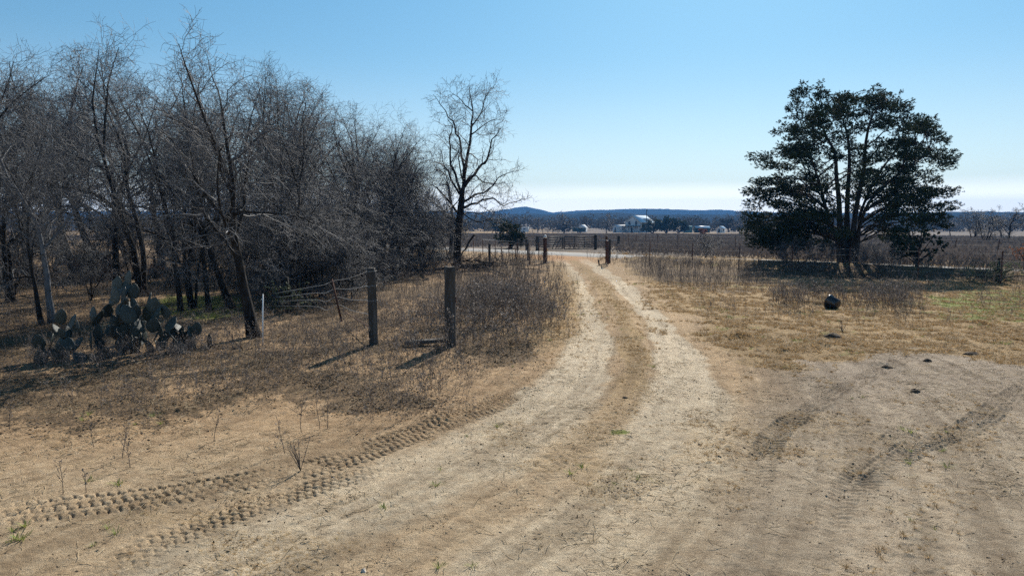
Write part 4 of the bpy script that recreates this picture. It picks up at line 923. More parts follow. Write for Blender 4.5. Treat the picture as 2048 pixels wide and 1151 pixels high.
# rusty little shed seen through the trunks
c_ = at(188, 561); sh = thing("shed", "low dark shed with a rusty red side seen through the trunks of the thicket", "shed", c_, .25)
m_ = MB(); m_.box((0, .7, .55), (1.0, .06, 1.1)); m_.box((-.5, .0, .55), (.06, 1.4, 1.1)); m_.box((.5, 0, .55), (.06, 1.4, 1.1)); m_.box((.40, -.72, .55), (.20, .05, 1.1)); m_.box((-.40, -.72, .55), (.20, .05, 1.1)); m_.build("wall", M['rust'], sh)
m_ = MB(); m_.box((0, 0, 1.13), (1.2, 1.65, .06), rx=.05); m_.build("roof", M['darksteel'], sh)
small_evergreen("leafy_shrub", "shrub with rusty orange dead leaves behind the thicket trunks", [(300, 533), (312, 528), (322, 532), (308, 538), (318, 540), (290, 540), (330, 538)], 33, (310, 552), 44, 'orangeleaf', .10, 22, .5, .30)
small_evergreen("leafy_shrub", "grey-green leafy shrub behind the white stake and the leaning black trunk", [(545, 590), (560, 575), (580, 585), (600, 595), (575, 605), (555, 608), (595, 612), (620, 605), (540, 605), (590, 570)], 20, (575, 625), 45, 'greyscrub', .06, 40, .7, .36)
small_evergreen("leafy_shrub", "low grey-green shrub against the fence at the right edge of the picture", [(1960, 545), (1975, 535), (1990, 540), (2010, 532), (2030, 540), (1985, 552), (2005, 553), (2025, 553), (1965, 555), (1945, 553), (2040, 550)], 29.5, (1995, 562), 46, 'greyscrub', .07, 55, .8, .36)
small_evergreen("leafy_shrub", "brownish leafy bush behind the fence at the right edge of the picture", [(2030, 505), (2045, 498), (2060, 505), (2040, 515), (2055, 518), (2075, 510)], 37, (2050, 530), 47, 'orangeleaf', .06, 30, .8, .40)
put_tree(SHRUBKIT, 0, 1410, 517, 461, .4, "leafless many-stemmed bush in the roadside between the gate and the cedar", "bare_shrub", "shrub", wide=1.3)
for i, (x, top) in enumerate(((1565, 478), (1600, 470), (1635, 475), (1660, 480), (1755, 470), (1780, 480), (1725, 478))):
    put_tree(SHRUBKIT, i % 2, x, 541, top, i * 1.1, "thin leafless brush growing under the skirts of the cedar", "bare_shrub", "shrub", "leafless brush under the cedar", .8)

# black rubber tub lying in the weeds
c_ = at(1668, 617); tb = thing("feed_tub", "shiny black rubber tub tipped on its side among the weeds right of the track", "tub", c_, .55)
prof = [(0, .0), (.15, .0), (.17, .02), (.195, .28), (.225, .29), (.225, .315), (.20, .315), (.185, .29), (.155, .035), (0, .03)]
V = []; k = 28
for r_, z in prof:
    for j in range(k): a = j * 2 * math.pi / k; V.append([r_ * math.cos(a), r_ * math.sin(a), z])
V = np.array(V); ii = np.arange(len(V)).reshape(len(prof), k); Qt = np.stack([ii[:-1], np.roll(ii[:-1], -1, 1), np.roll(ii[1:], -1, 1), ii[1:]], -1).reshape(-1, 4)
o = link("body", fast_mesh("body", V, [Qt], M['rubber'], None, True), tb); Mt = np.array(Matrix.Rotation(R(-12), 3, 'Y') @ Matrix.Rotation(R(-74), 3, 'X')); o.rotation_euler = (R(-74), R(-12), 0); o.location = (0, -.12, float(surf(c_[0], c_[1])[0]) - c_[2] - float((V @ Mt.T)[:, 2].min()) - .035)

# stones, dark clumps on the bare yard
def lump(label, px, py, r_, h_, mat, cat, seed, name, group=None):
    rs = RS(seed); c = at(px, py); c[2] = float(surf(c[0], c[1])[0]); V = []; k, nl = 12, 7
    for i in range(nl):
        f = i / (nl - 1); q = math.cos(f * math.pi / 2)
        for j in range(k):
            a = j * 2 * math.pi / k; g = 1 + .5 * (vnoise(math.cos(a) * 1.6 + 5, math.sin(a) * 1.6 + f * 2.5, seed) - .5) * 2 * .7
            V.append([r_ * q * math.cos(a) * float(g), r_ * q * math.sin(a) * float(g) * .8, h_ * math.sin(f * math.pi / 2) * float(g) - .015])
    V = np.array(V); ii = np.arange(nl * k).reshape(nl, k); Q = np.stack([ii[:-1], np.roll(ii[:-1], -1, 1), np.roll(ii[1:], -1, 1), ii[1:]], -1).reshape(-1, 4)
    return tag(link(name, fast_mesh(name, V, [Q], M[mat], np.full(len(V), rs.rand()), False), None, c), label, cat, group)
lump("dark crumbly clump on the bare sand beside the right-hand tyre track", 1855, 722, .075, .06, 'dung', "clump", 1, "dirt_clump")
lump("dark crumbly clump in the middle of the bare yard at right", 1828, 783, .075, .06, 'dung', "clump", 2, "dirt_clump")
lump("wide dark earth clump in the dry grass in front of the black tub", 1665, 675, .19, .08, 'dung', "clump", 3, "dirt_clump")
lump("broad dark earth clump at the edge of the dry grass far right", 1945, 709, .15, .06, 'dung', "clump", 4, "dirt_clump")
lump("dark earth clump at the head of the right-hand tyre track", 1775, 735, .10, .05, 'dung', "clump", 5, "dirt_clump")
lump("small pale stone at the bottom edge of the sandy drive", 727, 1142, .030, .035, 'stone', "stone", 6, "stone")
lump("small dark earth clump in the grassy strip between the wheel ruts", 1250, 795, .05, .03, 'dung', "clump", 8, "dirt_clump")

# ---------------------------------------------------------------- weeds, grass, litter (uncountable cover)
def weed_template(seed, detail=1.0, thick=.0035):
    rs = RS(seed); m_ = MB(); stems = []; H = 1.0
    S = walk(rs, (0, 0, -.03), unit(np.array([rs.normal(0, .12), rs.normal(0, .12), 1])), H, 5, .07, .02); br = []
    k = int(rs.randint(6, 10) * detail)
    for i in range(k):
        p, d = poly_at(S, rs.uniform(.42, .97)); br.append(walk(rs, p, perp_dir(rs, d, R(rs.uniform(22, 52))), rs.uniform(.12, .34), 3, .12, .10))
    V, Q = tubes(S[None], np.linspace(thick * 1.5, thick * .7, 5)[None], 3); m_.add(V, quads=Q, tint=.35)
    V, Q = tubes(np.array(br), np.full((len(br), 3), thick * .75), 3); m_.add(V, quads=Q, tint=.4)
    for b in br + [S]:       # dried heads and curled leaves
        for j in range(int(3 * detail) + 1):
            p, d = poly_at(b, rs.uniform(.45, 1)) if j else (b[-1], unit(b[-1] - b[-2])); s_ = rs.uniform(.012, .034); a = rs.normal(0, 1, (4, 3)); a /= np.linalg.norm(a, axis=1)[:, None]
            m_.add(p + a * s_, tris=[[0, 1, 2], [0, 2, 3]], tint=rs.uniform(.3, 1))
    return m_
def tuft_template(seed, blades=16, spread=.06, w_=.004):
    rs = RS(seed); m_ = MB()
    for i in range(blades):
        a = rs.uniform(0, 6.28); r_ = rs.rand() * spread; b = np.array([math.cos(a) * r_, math.sin(a) * r_, -.01]); d = np.array([math.cos(a) * rs.uniform(.2, 1.1), math.sin(a) * rs.uniform(.2, 1.1), 1]); L_ = rs.uniform(.5, 1); s_ = np.array([-math.sin(a), math.cos(a), 0]) * w_ * 8
        p1 = b + d * L_ * .45; p2 = p1 + (d * [1, 1, .55] + [0, 0, -.1]) * L_ * .5
        m_.add([b - s_, b + s_, p1 + s_ * .8, p1 - s_ * .8, p2], quads=[[0, 1, 2, 3]], tris=[[3, 2, 4]], tint=rs.uniform(.1, .9))
    return m_
def mbarr(m_):
    return np.concatenate(m_.V), (np.concatenate(m_.T) if m_.T else np.zeros((0, 3), int)), (np.concatenate(m_.Q) if m_.Q else np.zeros((0, 4), int)), np.concatenate(m_.ti)
def scatter(name, temps, pts, height, width, rs, mat, label_=None, tintw=.5, lean=.12):
    """pts (n,3); height,width arrays: one mesh made of many copies, 'stuff'"""
    n = len(pts); which = rs.randint(0, len(temps), n); Vs = []; Ts = []; Qs = []; tn = []; o = 0
    for i, tm in enumerate(temps):
        V, T, Q, ti = mbarr(tm) if isinstance(tm, MB) else tm
        s_ = np.where(which == i)[0]; k = len(s_)
        if not k: continue
        a = rs.uniform(0, 6.28, k); c, s = np.cos(a), np.sin(a); lx = rs.normal(0, lean, k); ly = rs.normal(0, lean, k)
        W = np.empty((k, len(V), 3)); h = height[s_][:, None]; ww = width[s_][:, None]; z = V[None, :, 2] * h
        W[..., 0] = (V[None, :, 0] * c[:, None] - V[None, :, 1] * s[:, None]) * ww + z * lx[:, None] + pts[s_, 0][:, None]
        W[..., 1] = (V[None, :, 0] * s[:, None] + V[None, :, 1] * c[:, None]) * ww + z * ly[:, None] + pts[s_, 1][:, None]
        W[..., 2] = z + pts[s_, 2][:, None]
        Vs.append(W.reshape(-1, 3)); base = (np.arange(k) * len(V))[:, None, None] + o
        if len(T): Ts.append((T[None] + base).reshape(-1, 3))
        if len(Q): Qs.append((Q[None] + base).reshape(-1, 4))
        tn.append((np.clip(ti[None] * (1 - tintw) + rs.rand(k)[:, None] * tintw, 0, 1)).ravel()); o += k * len(V)
    P = []
    if Ts: P.append(np.concatenate(Ts))
    if Qs: P.append(np.concatenate(Qs))
    ob = link(name, fast_mesh(name, np.concatenate(Vs), P, mat, np.concatenate(tn))); return tag(ob, kind="stuff")
def sample(rs, n, x0, x1, y0, y1, dens, power=1.0):
    """n trial points, more of them near; kept with probability dens(x, y)"""
    y = y0 + (y1 - y0) * rs.rand(n) ** power; lim = .80 * y + 1.5; x = rs.uniform(np.maximum(x0, -lim), np.minimum(x1, lim)); ok = (x > x0) & (x < x1); x = x[ok]; y = y[ok]
    p = dens(x, y); kpt = rs.rand(len(x)) < p; x = x[kpt]; y = y[kpt]; return np.stack([x, y, surf(x, y)], 1)
rs = RS(99)
WT = [weed_template(i) for i in range(6)]; WTL = [weed_template(20 + i, .55, .006) for i in range(4)]
def d_left(x, y):
    pl = poly_sd(x, y, P_LEFT); n = fbm(x / 1.3, y / 1.3, 81, 3); edge = sstep(-.9, 1.4, pl + (n - .5) * 2.2)
    dr_, _, _ = line_dist(x, y, LRUT); strip_ = np.exp(-((dr_ - 2.6) / 1.5) ** 2) * sstep(12, 16, y)
    shade = sstep(-4.0, -7.5, x)
    return edge * np.clip(sstep(.34, .60, n) * (.55 + .55 * strip_ - .25 * shade) + .08, 0, 1)
pts = sample(rs, 22000, -16, 3, 8.2, 24, d_left, .85); n = len(pts)
dl_, _, _ = line_dist(pts[:, 0], pts[:, 1], LRUT); tall = .30 + .34 * np.exp(-((dl_ - 2.4) / 1.6) ** 2) * sstep(11, 15, pts[:, 1]) + .10 * fbm(pts[:, 0] / 2, pts[:, 1] / 2, 5, 2)
h_ = tall * (.35 + 1.1 * rs.rand(n) ** 1.6); scatter("dry_weeds", WT, pts, h_, h_ * 1.1, rs, M['weed'])
pts = sample(rs, 11000, -22, 3, 24, 47, d_left, 1.0); n = len(pts); h_ = rs.uniform(.35, .75, n); scatter("dry_weeds", WTL, pts, h_, h_ * 1.2, rs, M['weed'])
def d_right(x, y):
    n = fbm(x / 1.4, y / 1.4, 83, 3); a = sstep(-.4, .8, poly_sd(x, y, P_RWEED) + (n - .5) * 1.6); b = sstep(-.3, .6, poly_sd(x, y, P_BAND) + (n - .5) * .8); c = sstep(-.4, .6, poly_sd(x, y, P_RWEED2) + (n - .5) * 1.2) * .12
    far_ = sstep(0, 2, x + y - 45) * sstep(57, 54, x + y) * (x > 5) * .35
    return np.clip(np.maximum(np.maximum(a * .75, b), np.maximum(c, far_)) * sstep(.33, .5, n + .06), 0, 1)
pts = sample(rs, 17000, 4.5, 34, 19, 52, d_right, 1.0); n = len(pts); h_ = rs.uniform(.35, .85, n) * (.62 + .15 * sstep(26, 33, pts[:, 1])); scatter("dry_weeds", WTL + WT[:2], pts, h_, h_ * 1.15, rs, M['weed'])
pts = sample(rs, 9000, 5, 16, 17.5, 24, lambda x, y: .5 * (1 - (np.abs(x / y - .457) < .035) * (y < 21.2)) * sstep(-.5, .5, poly_sd(x, y, P_RWEED2) + (fbm(x / 1.1, y / 1.1, 87, 3) - .5) * 1.8) * sstep(.36, .54, fbm(x / .8, y / .8, 88, 3)), 1.0); n = len(pts); print('rw2', n); h_ = rs.uniform(.3, .72, n); scatter("dry_weeds", WT, pts, h_, h_ * 1.1, rs, M['weed'])
pts = sample(rs, 5200, 3.5, 26, 17, 29, lambda x, y: .35 * (1 - (np.abs(x / y - .457) < .03) * (y < 21.2)) * sstep(.5, .6, fbm(x / 1.2, y / 1.2, 85, 3)) * sstep(0, 1, poly_sd(x, y, P_RIGHT)), 1.0); n = len(pts); h_ = rs.uniform(.2, .55, n); scatter("dry_weeds", WT, pts, h_, h_, rs, M['weed'])
P_CACT = gp([(40, 742), (200, 757), (420, 730), (470, 690), (400, 680), (60, 705)])
pts = sample(rs, 5200, -12, -4, 11, 16, lambda x, y: .40 * sstep(-.1, .3, poly_sd(x, y, P_CACT)), 1.0); n = len(pts); print('cw', n); h_ = rs.uniform(.16, .42, n); scatter("dry_weeds", WT, pts, h_, h_ * 1.15, rs, M['weed'])
# weedy field beyond the road
FT = []
for i in range(4):
    r2 = RS(400 + i); m_ = MB()
    for j in range(16):
        p = np.array([r2.normal(0, .5), r2.normal(0, .5), 0]); d = np.array([r2.normal(0, .18), r2.normal(0, .18), r2.uniform(.45, 1.0)]); s_ = np.array([r2.normal(), r2.normal(), 0]); s_ = unit(s_) * .03; q = p + d
        e = unit(r2.normal(0, 1, 3)) * .07; m_.add([p - s_, p + s_, q], tris=[[0, 1, 2]], tint=r2.rand()); m_.add([q - e, q + e, q + [0, 0, .12], q + e * .3 - [0, 0, .16]], quads=[[0, 2, 1, 3]], tint=r2.rand())
    FT.append(m_)
def d_field(x, y): return sstep(63.5, 66, x + y) * (1 - (np.abs(x - 5) < 4.5) * (y < 66)) * (1 - (np.abs(x) < 2) * (y < 70) * .7) * (.35 + .65 * fbm(x / 9, y / 9, 91, 3)) * sstep(300, 225, np.hypot(x, y))
pts = sample(rs, 21000, -230, 230, 40, 300, d_field, 1.2); n = len(pts); dd = np.hypot(pts[:, 0], pts[:, 1]); h_ = rs.uniform(.5, 1.0, n) * np.clip(1.05 - dd / 320, .42, 1); scatter("field_weeds", FT, pts, h_, 1 + dd / 90, rs, M['weedfar'])
# verge grass by the road and the weeds in the fence bottoms
pts = sample(rs, 9000, -45, 45, 20, 90, lambda x, y: np.maximum(sstep(1.6, .4, np.abs(x + y - 62.4)), .5 * sstep(2.4, .6, np.abs(x + y - 52.6)) * (np.abs(x - 3.3) > 2.4)) * (.25 + .75 * sstep(.4, .6, fbm(x / 2, y / 2, 13, 3))), 1.0)
n = len(pts); TT = [tuft_template(i, 14, .5, .006) for i in range(4)]; h_ = rs.uniform(.12, .4, n); scatter("verge_grass", TT, pts, h_, h_ * 1.4, rs, M['grass'])
# dry grass tufts
TS = [tuft_template(40 + i, 20, .55, .0042) for i in range(5)]
def d_grass(x, y):
    ma = masks(x, y); n = fbm(x / .35, y / .35, 95, 3); return np.clip(ma[1] * sstep(.36, .62, n) * (1 - ma[3] * .6), 0, 1)
pts = sample(rs, 130000, -9, 22, 4.8, 30, d_grass, .9); n = len(pts); print('grass', n); h_ = rs.uniform(.025, .10, n) * (.5 + .5 * sstep(8, 16, pts[:, 1])) * np.where(pts[:, 0] < 1.2 + .12 * pts[:, 1], .62, 1); scatter("dry_grass", TS, pts, h_, h_ * rs.uniform(.9, 1.8, n), rs, M['grass'], tintw=.75)
pts = sample(rs, 30000, -12, 24, 4.8, 30, lambda x, y: np.clip(masks(x, y)[2] * sstep(.40, .58, fbm(x / .4, y / .4, 96, 3)), 0, 1), .9); n = len(pts); h_ = rs.uniform(.03, .09, n); scatter("green_grass", TS, pts, h_, h_ * rs.uniform(.9, 1.6, n), rs, M['ggrass'], tintw=.7)
# leaf litter, straw and clods
LT = []
for i in range(6):
    r2 = RS(500 + i); m_ = MB()
    for j in range(7):
        p = np.array([r2.normal(0, .09), r2.normal(0, .09), r2.uniform(.0, .035)]); u = unit(r2.normal(0, 1, 3) * [1, 1, .3]); v = unit(np.cross(u, r2.normal(0, .45, 3) + [0, 0, 1])); s_ = r2.uniform(.008, .022); m_.add([p - u * s_, p + v * s_ * .6, p + u * s_, p - v * s_ * .6], quads=[[0, 1, 2, 3]], tint=r2.rand() ** 2)
    LT.append(m_)
def d_lit(x, y):
    ma = masks(x, y); n = fbm(x / .5, y / .5, 97, 3); return np.clip(ma[3] * sstep(.36, .6, n) + .004, 0, 1)
pts = sample(rs, 30000, -15, 3, 7.5, 22, d_lit, .8); n = len(pts); s_ = rs.uniform(.6, 1.5, n); scatter("leaf_litter", LT, pts, s_, s_, rs, M['litter'], tintw=.3, lean=0)
pts = sample(rs, 26000, -9, 14, 4.7, 17, lambda x, y: .03 + .6 * sstep(.50, .66, fbm(x / .9, y / .9, 197, 4)) * sstep(.4, .6, fbm(x / .25, y / .25, 198, 2)), .8); n = len(pts); print('bits', n); s_ = rs.uniform(.35, .95, n); scatter("plant_litter", LT, pts, s_, s_ * rs.uniform(.4, 1.0, n), rs, M['litter'], tintw=.4, lean=0)
CT = []
for i in range(6):
    r2 = RS(600 + i); a = r2.normal(0, 1, (6, 3)); a = np.array([[1, 0, 0], [-1, 0, 0], [0, 1, 0], [0, -1, 0], [0, 0, 1], [0, 0, -1.]]) + r2.normal(0, .25, (6, 3)); m_ = MB(); m_.add(a * [1, .8, .7], tris=[[0, 2, 4], [2, 1, 4], [1, 3, 4], [3, 0, 4], [2, 0, 5], [1, 2, 5], [3, 1, 5], [0, 3, 5]], tint=r2.rand()); CT.append(m_)
pts = sample(rs, 26000, -9, 12, 4.7, 16, lambda x, y: .08 + .92 * sstep(.50, .68, fbm(x / .6, y / .6, 98, 4)), .8); n = len(pts); s_ = .004 + .012 * rs.rand(n) ** 4; scatter("soil_crumbs", CT, pts, s_, s_ * 1.3, rs, M['clod'], lean=0)
ST = []
for i in range(6):
    r2 = RS(700 + i); m_ = MB()
    for j in range(3):
        p = np.array([r2.normal(0, .07), r2.normal(0, .07), r2.uniform(.004, .014)]); S = walk(r2, p, unit(np.array([r2.normal(), r2.normal(), r2.normal(0, .08)])), r2.uniform(.05, .20), 4, .25, 0); V, Q = tubes(S[None], np.full((1, 4), .0022), 3); m_.add(V, quads=Q, tint=r2.rand())
    ST.append(m_)
pts = sample(rs, 12000, -9, 12, 4.7, 16, lambda x, y: .12 + .88 * sstep(.46, .64, fbm(x / .8, y / .8, 99, 4)), .8); n = len(pts); s_ = rs.uniform(.6, 1.3, n); scatter("straw_litter", ST, pts, s_ * .8, s_, rs, M['straw'], lean=0)

# ---------------------------------------------------------------- single stalks standing apart on the sand
def stalk(label, px, py, top, seed, fork=False, name="weed_stalk"):
    rs = RS(seed); c = at(px, py); c[2] = float(surf(c[0], c[1])[0]); H = (atY(px, top, c[1])[2] - c[2]); t_ = thing(name, label, "weed", c); m_ = MB()
    stems = []
    if fork:
        for i in range(8): a = rs.uniform(0, 6.28); stems.append(walk(rs, (0, 0, .0), unit(np.array([math.cos(a) * .38, math.sin(a) * .38, 1])), H * rs.uniform(.7, 1.05), 6, .07, .02))
    else: stems.append(walk(rs, (0, 0, -.02), unit(np.array([rs.normal(0, .1), rs.normal(0, .1), 1])), H, 6, .06, .02))
    for S in stems: m_.tube(S, np.linspace(.0042, .002, 6), 4)
    m_.build("stem", M['twig'], t_)
    br = sprout(rs, [(S, .003, .002) for S in stems], 3 if fork else 9, H * .28, (22, 55), .8, 4, .12, .05, .35, .0016); h_ = MB(); V, Q = tubes(np.array([b[0] for b in br]), np.full((len(br), 4), .0018), 3); h_.add(V, quads=Q, tint=.4)
    if not fork:
        for b in br:
            for j in range(4):
                p, d = poly_at(b[0], rs.uniform(.5, 1)); a = rs.normal(0, 1, (4, 3)); a /= np.linalg.norm(a, axis=1)[:, None]; h_.add(p + a * rs.uniform(.006, .015), tris=[[0, 1, 2], [0, 2, 3]], tint=rs.uniform(.4, 1))
    h_.build("seed_heads" if not fork else "side_twigs", M['weed'], t_)
stalk("lone thin dry stalk standing on bare sand above the left end of the tyre tracks", 126, 988, 915, 1)
stalk("dry stalk with bushy seed head a little left of the forked switch plant", 570, 907, 838, 2)
stalk("bare forked switch plant fanning upward beside the long tyre track", 601, 941, 876, 3, True)
stalk("bent dry stalk with drooping leaves left of the foreground middle", 260, 935, 872, 4)
stalk("upright dry stalk just behind the bent stalk with drooping leaves", 244, 913, 845, 5)
stalk("dry stalk nearest the left edge of the picture, in front of the weed bed", 19, 859, 800, 6)
stalk("leafy headed dry stalk alone in the left middle ground before the weed bed", 427, 882, 812, 7)
stalk("tall dry stalk at the front edge of the weed bed right of centre left", 603, 864, 790, 8)
stalk("pair-mate dry stalk at the front edge of the weed bed, left one", 640, 856, 778, 9)
stalk("slim dry stalk at the front edge of the weed bed, second from the sand mound", 655, 856, 785, 10)
stalk("leaning pale dry stem on the sand beside the lone thin stalk", 172, 983, 930, 11)
stalk("dry stalk left of the pale sand mound in the weed bed", 187, 893, 838, 12)
stalk("small bare sapling in the dry grass in front of the black tub", 1684, 664, 632, 13, True)
stalk("dark dry seed stalk standing apart in the green grass at right", 1930, 604, 552, 14)

# ---------------------------------------------------------------- distant yard: house, sheds, trailers, trees
def far_at(px, Y): r = ray(px, 600); x = r[0] / r[1] * Y; return np.array([x, Y, hz(x, Y)])
MPP = 320 / F
hb_ = thing("farmhouse", "white two-storey farmhouse with bright metal roof and porch beside the distant evergreen clump", "house", far_at(1263, 318), R(53))
Lh, Wh, He, Hr = 13.0, 7.6, 4.9, 7.6
m_ = MB(); m_.add([[0, -Wh/2, 0], [0, Wh/2, 0], [0, Wh/2, He], [0, 0, Hr], [0, -Wh/2, He], [Lh, -Wh/2, 0], [Lh, Wh/2, 0], [Lh, Wh/2, He], [Lh, 0, Hr], [Lh, -Wh/2, He]], quads=[[0, 5, 9, 4], [1, 2, 7, 6], [0, 4, 2, 1], [5, 6, 7, 9]], tris=[[4, 3, 2], [9, 7, 8]]); m_.build("wall", M['wallwhite'], hb_)
m_ = MB()
for s in (-1, 1):
    e = np.array([0, s * (Wh / 2 + .5), He - .35]); rg = np.array([0, 0, Hr + .12]); a, b = e + [-.5, 0, 0], e + [Lh + .5, 0, 0]; c, d = rg + [Lh + .5, 0, 0], rg + [-.5, 0, 0]; dn = np.array([0, 0, -.12]); m_.add([a, b, c, d, a + dn, b + dn, c + dn, d + dn], quads=[[0, 1, 2, 3], [7, 6, 5, 4], [0, 4, 5, 1], [0, 3, 7, 4], [1, 5, 6, 2]])
hroof = m_.build("roof", M['whitemetal'], hb_)
for y in (-1.7, 1.7):
    m_ = MB(); m_.box((-.05, y, 4.3), (.12, .95, 1.5)); wn_ = m_.build("window", M['window'], hb_); m_ = MB(); m_.box((-.10, y, 3.5), (.24, 1.2, .12)); m_.build("sill", M['white'], wn_)
for x in (3, 7, 11):
    m_ = MB(); m_.box((x, -Wh/2 - .05, 4.2), (.95, .12, 1.4)); m_.build("window", M['window'], hb_)
m_ = MB(); m_.box((-1.3, 0, 2.95), (2.6, Wh + 1.0, .35)); m_.build("porch_roof", M['greenpaint'], hb_)
for y in (-4.2, -1.4, 1.4, 4.2):
    m_ = MB(); m_.box((-2.4, y, 1.4), (.2, .2, 2.8)); m_.build("porch_post", M['white'], hb_)
m_ = MB(); m_.box((-.06, .3, 1.1), (.12, 1.0, 2.2)); m_.build("door", M['window'], hb_)
m_ = MB(); m_.add([[6, -Wh/2 - .2, He - .4], [6, -Wh/2 - .2, He + 1.5], [6, -1.6, He + 1.5], [10, -Wh/2 - .2, He - .4], [10, -Wh/2 - .2, He + 1.5], [10, -1.6, He + 1.5]], tris=[[0, 2, 1], [3, 4, 5]], quads=[[0, 1, 4, 3], [1, 2, 5, 4]]); m_.build("dormer", M['wallwhite'], hroof)
def gable_shed(label, px, Y, L_, W_, he, hr, yaw, wall, roof, name="shed", cat="shed", door=True):
    t_ = thing(name, label, cat, far_at(px, Y), yaw); m_ = MB(); m_.add([[-L_/2, -W_/2, -.2], [-L_/2, W_/2, -.2], [-L_/2, W_/2, he], [-L_/2, 0, hr], [-L_/2, -W_/2, he], [L_/2, -W_/2, -.2], [L_/2, W_/2, -.2], [L_/2, W_/2, he], [L_/2, 0, hr], [L_/2, -W_/2, he]], quads=[[0, 5, 9, 4], [1, 2, 7, 6], [0, 4, 2, 1], [5, 6, 7, 9]], tris=[[4, 3, 2], [9, 7, 8]]); m_.build("wall", M[wall], t_)
    m_ = MB()
    for s in (-1, 1):
        a, b = np.array([-L_/2 - .25, s * (W_/2 + .25), he - .12]), np.array([L_/2 + .25, s * (W_/2 + .25), he - .12]); c, d = np.array([L_/2 + .25, 0, hr + .08]), np.array([-L_/2 - .25, 0, hr + .08]); dn = np.array([0, 0, -.08]); m_.add([a, b, c, d, a + dn, b + dn, c + dn, d + dn], quads=[[0, 1, 2, 3], [7, 6, 5, 4], [0, 4, 5, 1], [0, 3, 7, 4], [1, 5, 6, 2]])
    m_.build("roof", M[roof], t_)
    if door: m_ = MB(); m_.box((-L_/2 - .04, 0, he * .42), (.08, W_ * .35, he * .85)); m_.build("door", M['window'], t_); m_ = MB(); m_.box((0, -W_/2 - .04, he * .6), (.8, .08, .7)); m_.build("window", M['window'], t_)
gable_shed("pale gabled shed behind the dark green trailer, left of the white farmhouse", 1164, 335, 3.6, 2.9, 2.1, 3.4, R(55), 'wallwhite', 'wallwhite')
gable_shed("low pale lean-to building at the left end of the white farmhouse", 1238, 322, 5.0, 4.5, 2.6, 3.4, R(20), 'wallwhite', 'wallwhite')
gable_shed("long low white-roofed shed between the evergreen clump and the small white hut", 1400, 318, 6.5, 2.6, 2.3, 2.9, R(8), 'greenpaint', 'whitemetal')
gable_shed("small white hut with bright peaked roof near the left foot of the cedar", 1438, 312, 2.8, 2.6, 2.1, 2.9, R(40), 'white', 'whitemetal', "hut", "hut")
gable_shed("teal painted shed at the right end of the distant evergreen clump", 1372, 318, 3.4, 2.4, 2.4, 3.1, R(10), 'tealpaint', 'tealpaint')
def trailer(label, px, Y, L_, h_, col, yaw, name="trailer"):
    t_ = thing(name, label, "trailer", far_at(px, Y), yaw); m_ = MB(); m_.add([[x * L_/2, y, z] for x, z in ((-1, .5), (1, .5), (1, h_ * .93), (.94, h_), (-.94, h_), (-1, h_ * .93)) for y in (-1.2, 1.2)], quads=[[0, 2, 3, 1], [2, 4, 5, 3], [4, 6, 7, 5], [6, 8, 9, 7], [8, 10, 11, 9], [10, 0, 1, 11]]); m_.add([[x * L_/2, y, z] for y in (-1.2, 1.2) for x, z in ((-1, .5), (1, .5), (1, h_ * .93), (.94, h_), (-.94, h_), (-1, h_ * .93))], quads=[[0, 1, 2, 5], [5, 2, 3, 4], [6, 11, 8, 7], [11, 10, 9, 8]]); m_.build("body", M[col], t_)
    for x in (-L_ * .28, L_ * .1): m_ = MB(); m_.box((x, -1.22, h_ * .68), (L_ * .2, .06, h_ * .22)); m_.build("window", M['window'], t_)
    for x in (-.5, .5):
        m_ = MB(); m_.tube([(x, -1.15, .38), (x, -.9, .38)], .38, 14); wh_ = m_.build("wheel", M['rubber'], t_); m_ = MB(); m_.tube([(x, -1.19, .38), (x, -1.14, .38)], .20, 12); m_.build("rim", M['wire'], wh_)
    m_ = MB(); m_.bar((L_/2, 0, .55), (L_/2 + 1.2, 0, .5), .12); m_.build("tow_bar", M['darksteel'], t_)
trailer("dark green box trailer in front of the pale gabled shed", 1156, 315, 5.4, 2.3, 'greenpaint', R(4))
trailer("pale camper trailer parked behind the round dark bush", 1047, 300, 4.4, 2.6, 'wallwhite', R(-6), "camper_trailer")
c_ = far_at(1290, 300); up = thing("utility_pole", "thin utility pole standing in front of the distant farmhouse", "pole", c_); m_ = MB(); m_.tube([(0, 0, -.5), (0, 0, 10.2)], [.17, .11], 8); m_.build("pole", M['oldwood'], up); m_ = MB(); m_.box((0, -.14, 9.6), (1.4, .1, .12)); m_.build("crossarm", M['oldwood'], up)
for x, Y, top, kk, lab, nm in ((1127, 305, 419, 0, "distant spreading bare oak standing alone left of the gabled shed", "bare_tree"), (1211, 300, 423, 2, "distant brown bare tree between the gabled shed and the white farmhouse", "bare_tree"), (1476, 300, 414, 1, "distant bare tree just left of the cedar", "bare_tree"), (992, 290, 428, 0, "distant dark tree behind the right branches of the tall lone tree", "bare_tree"), (1893, 190, 424, 2, "distant bare tree just right of the cedar crown", "bare_tree"), (1075, 330, 432, 1, "small distant bare tree behind the camper trailer", "bare_tree")):
    put_tree(FARKIT, kk, x, 0, top, x * .01, lab, nm, Y=Y, wide=1.15)
for i, (x, Y, top, kk, lab) in enumerate(((1962, 76, 418, 1, "spreading many-stemmed bare tree in the field right of the cedar"), (2010, 95, 404, 0, "bare tree with pale crown at the right edge of the picture"), (2060, 90, 406, 2, "bare tree cut by the right edge of the picture"), (1938, 110, 412, 1, "bare tree behind the many-stemmed tree right of the cedar"), (1995, 120, 408, 2, "dense bare tree behind the pale crowned tree at the right edge"))):
    put_tree(FARKIT, kk, x, 0, top, i * 1.7, lab, Y=Y, wide=1.3)
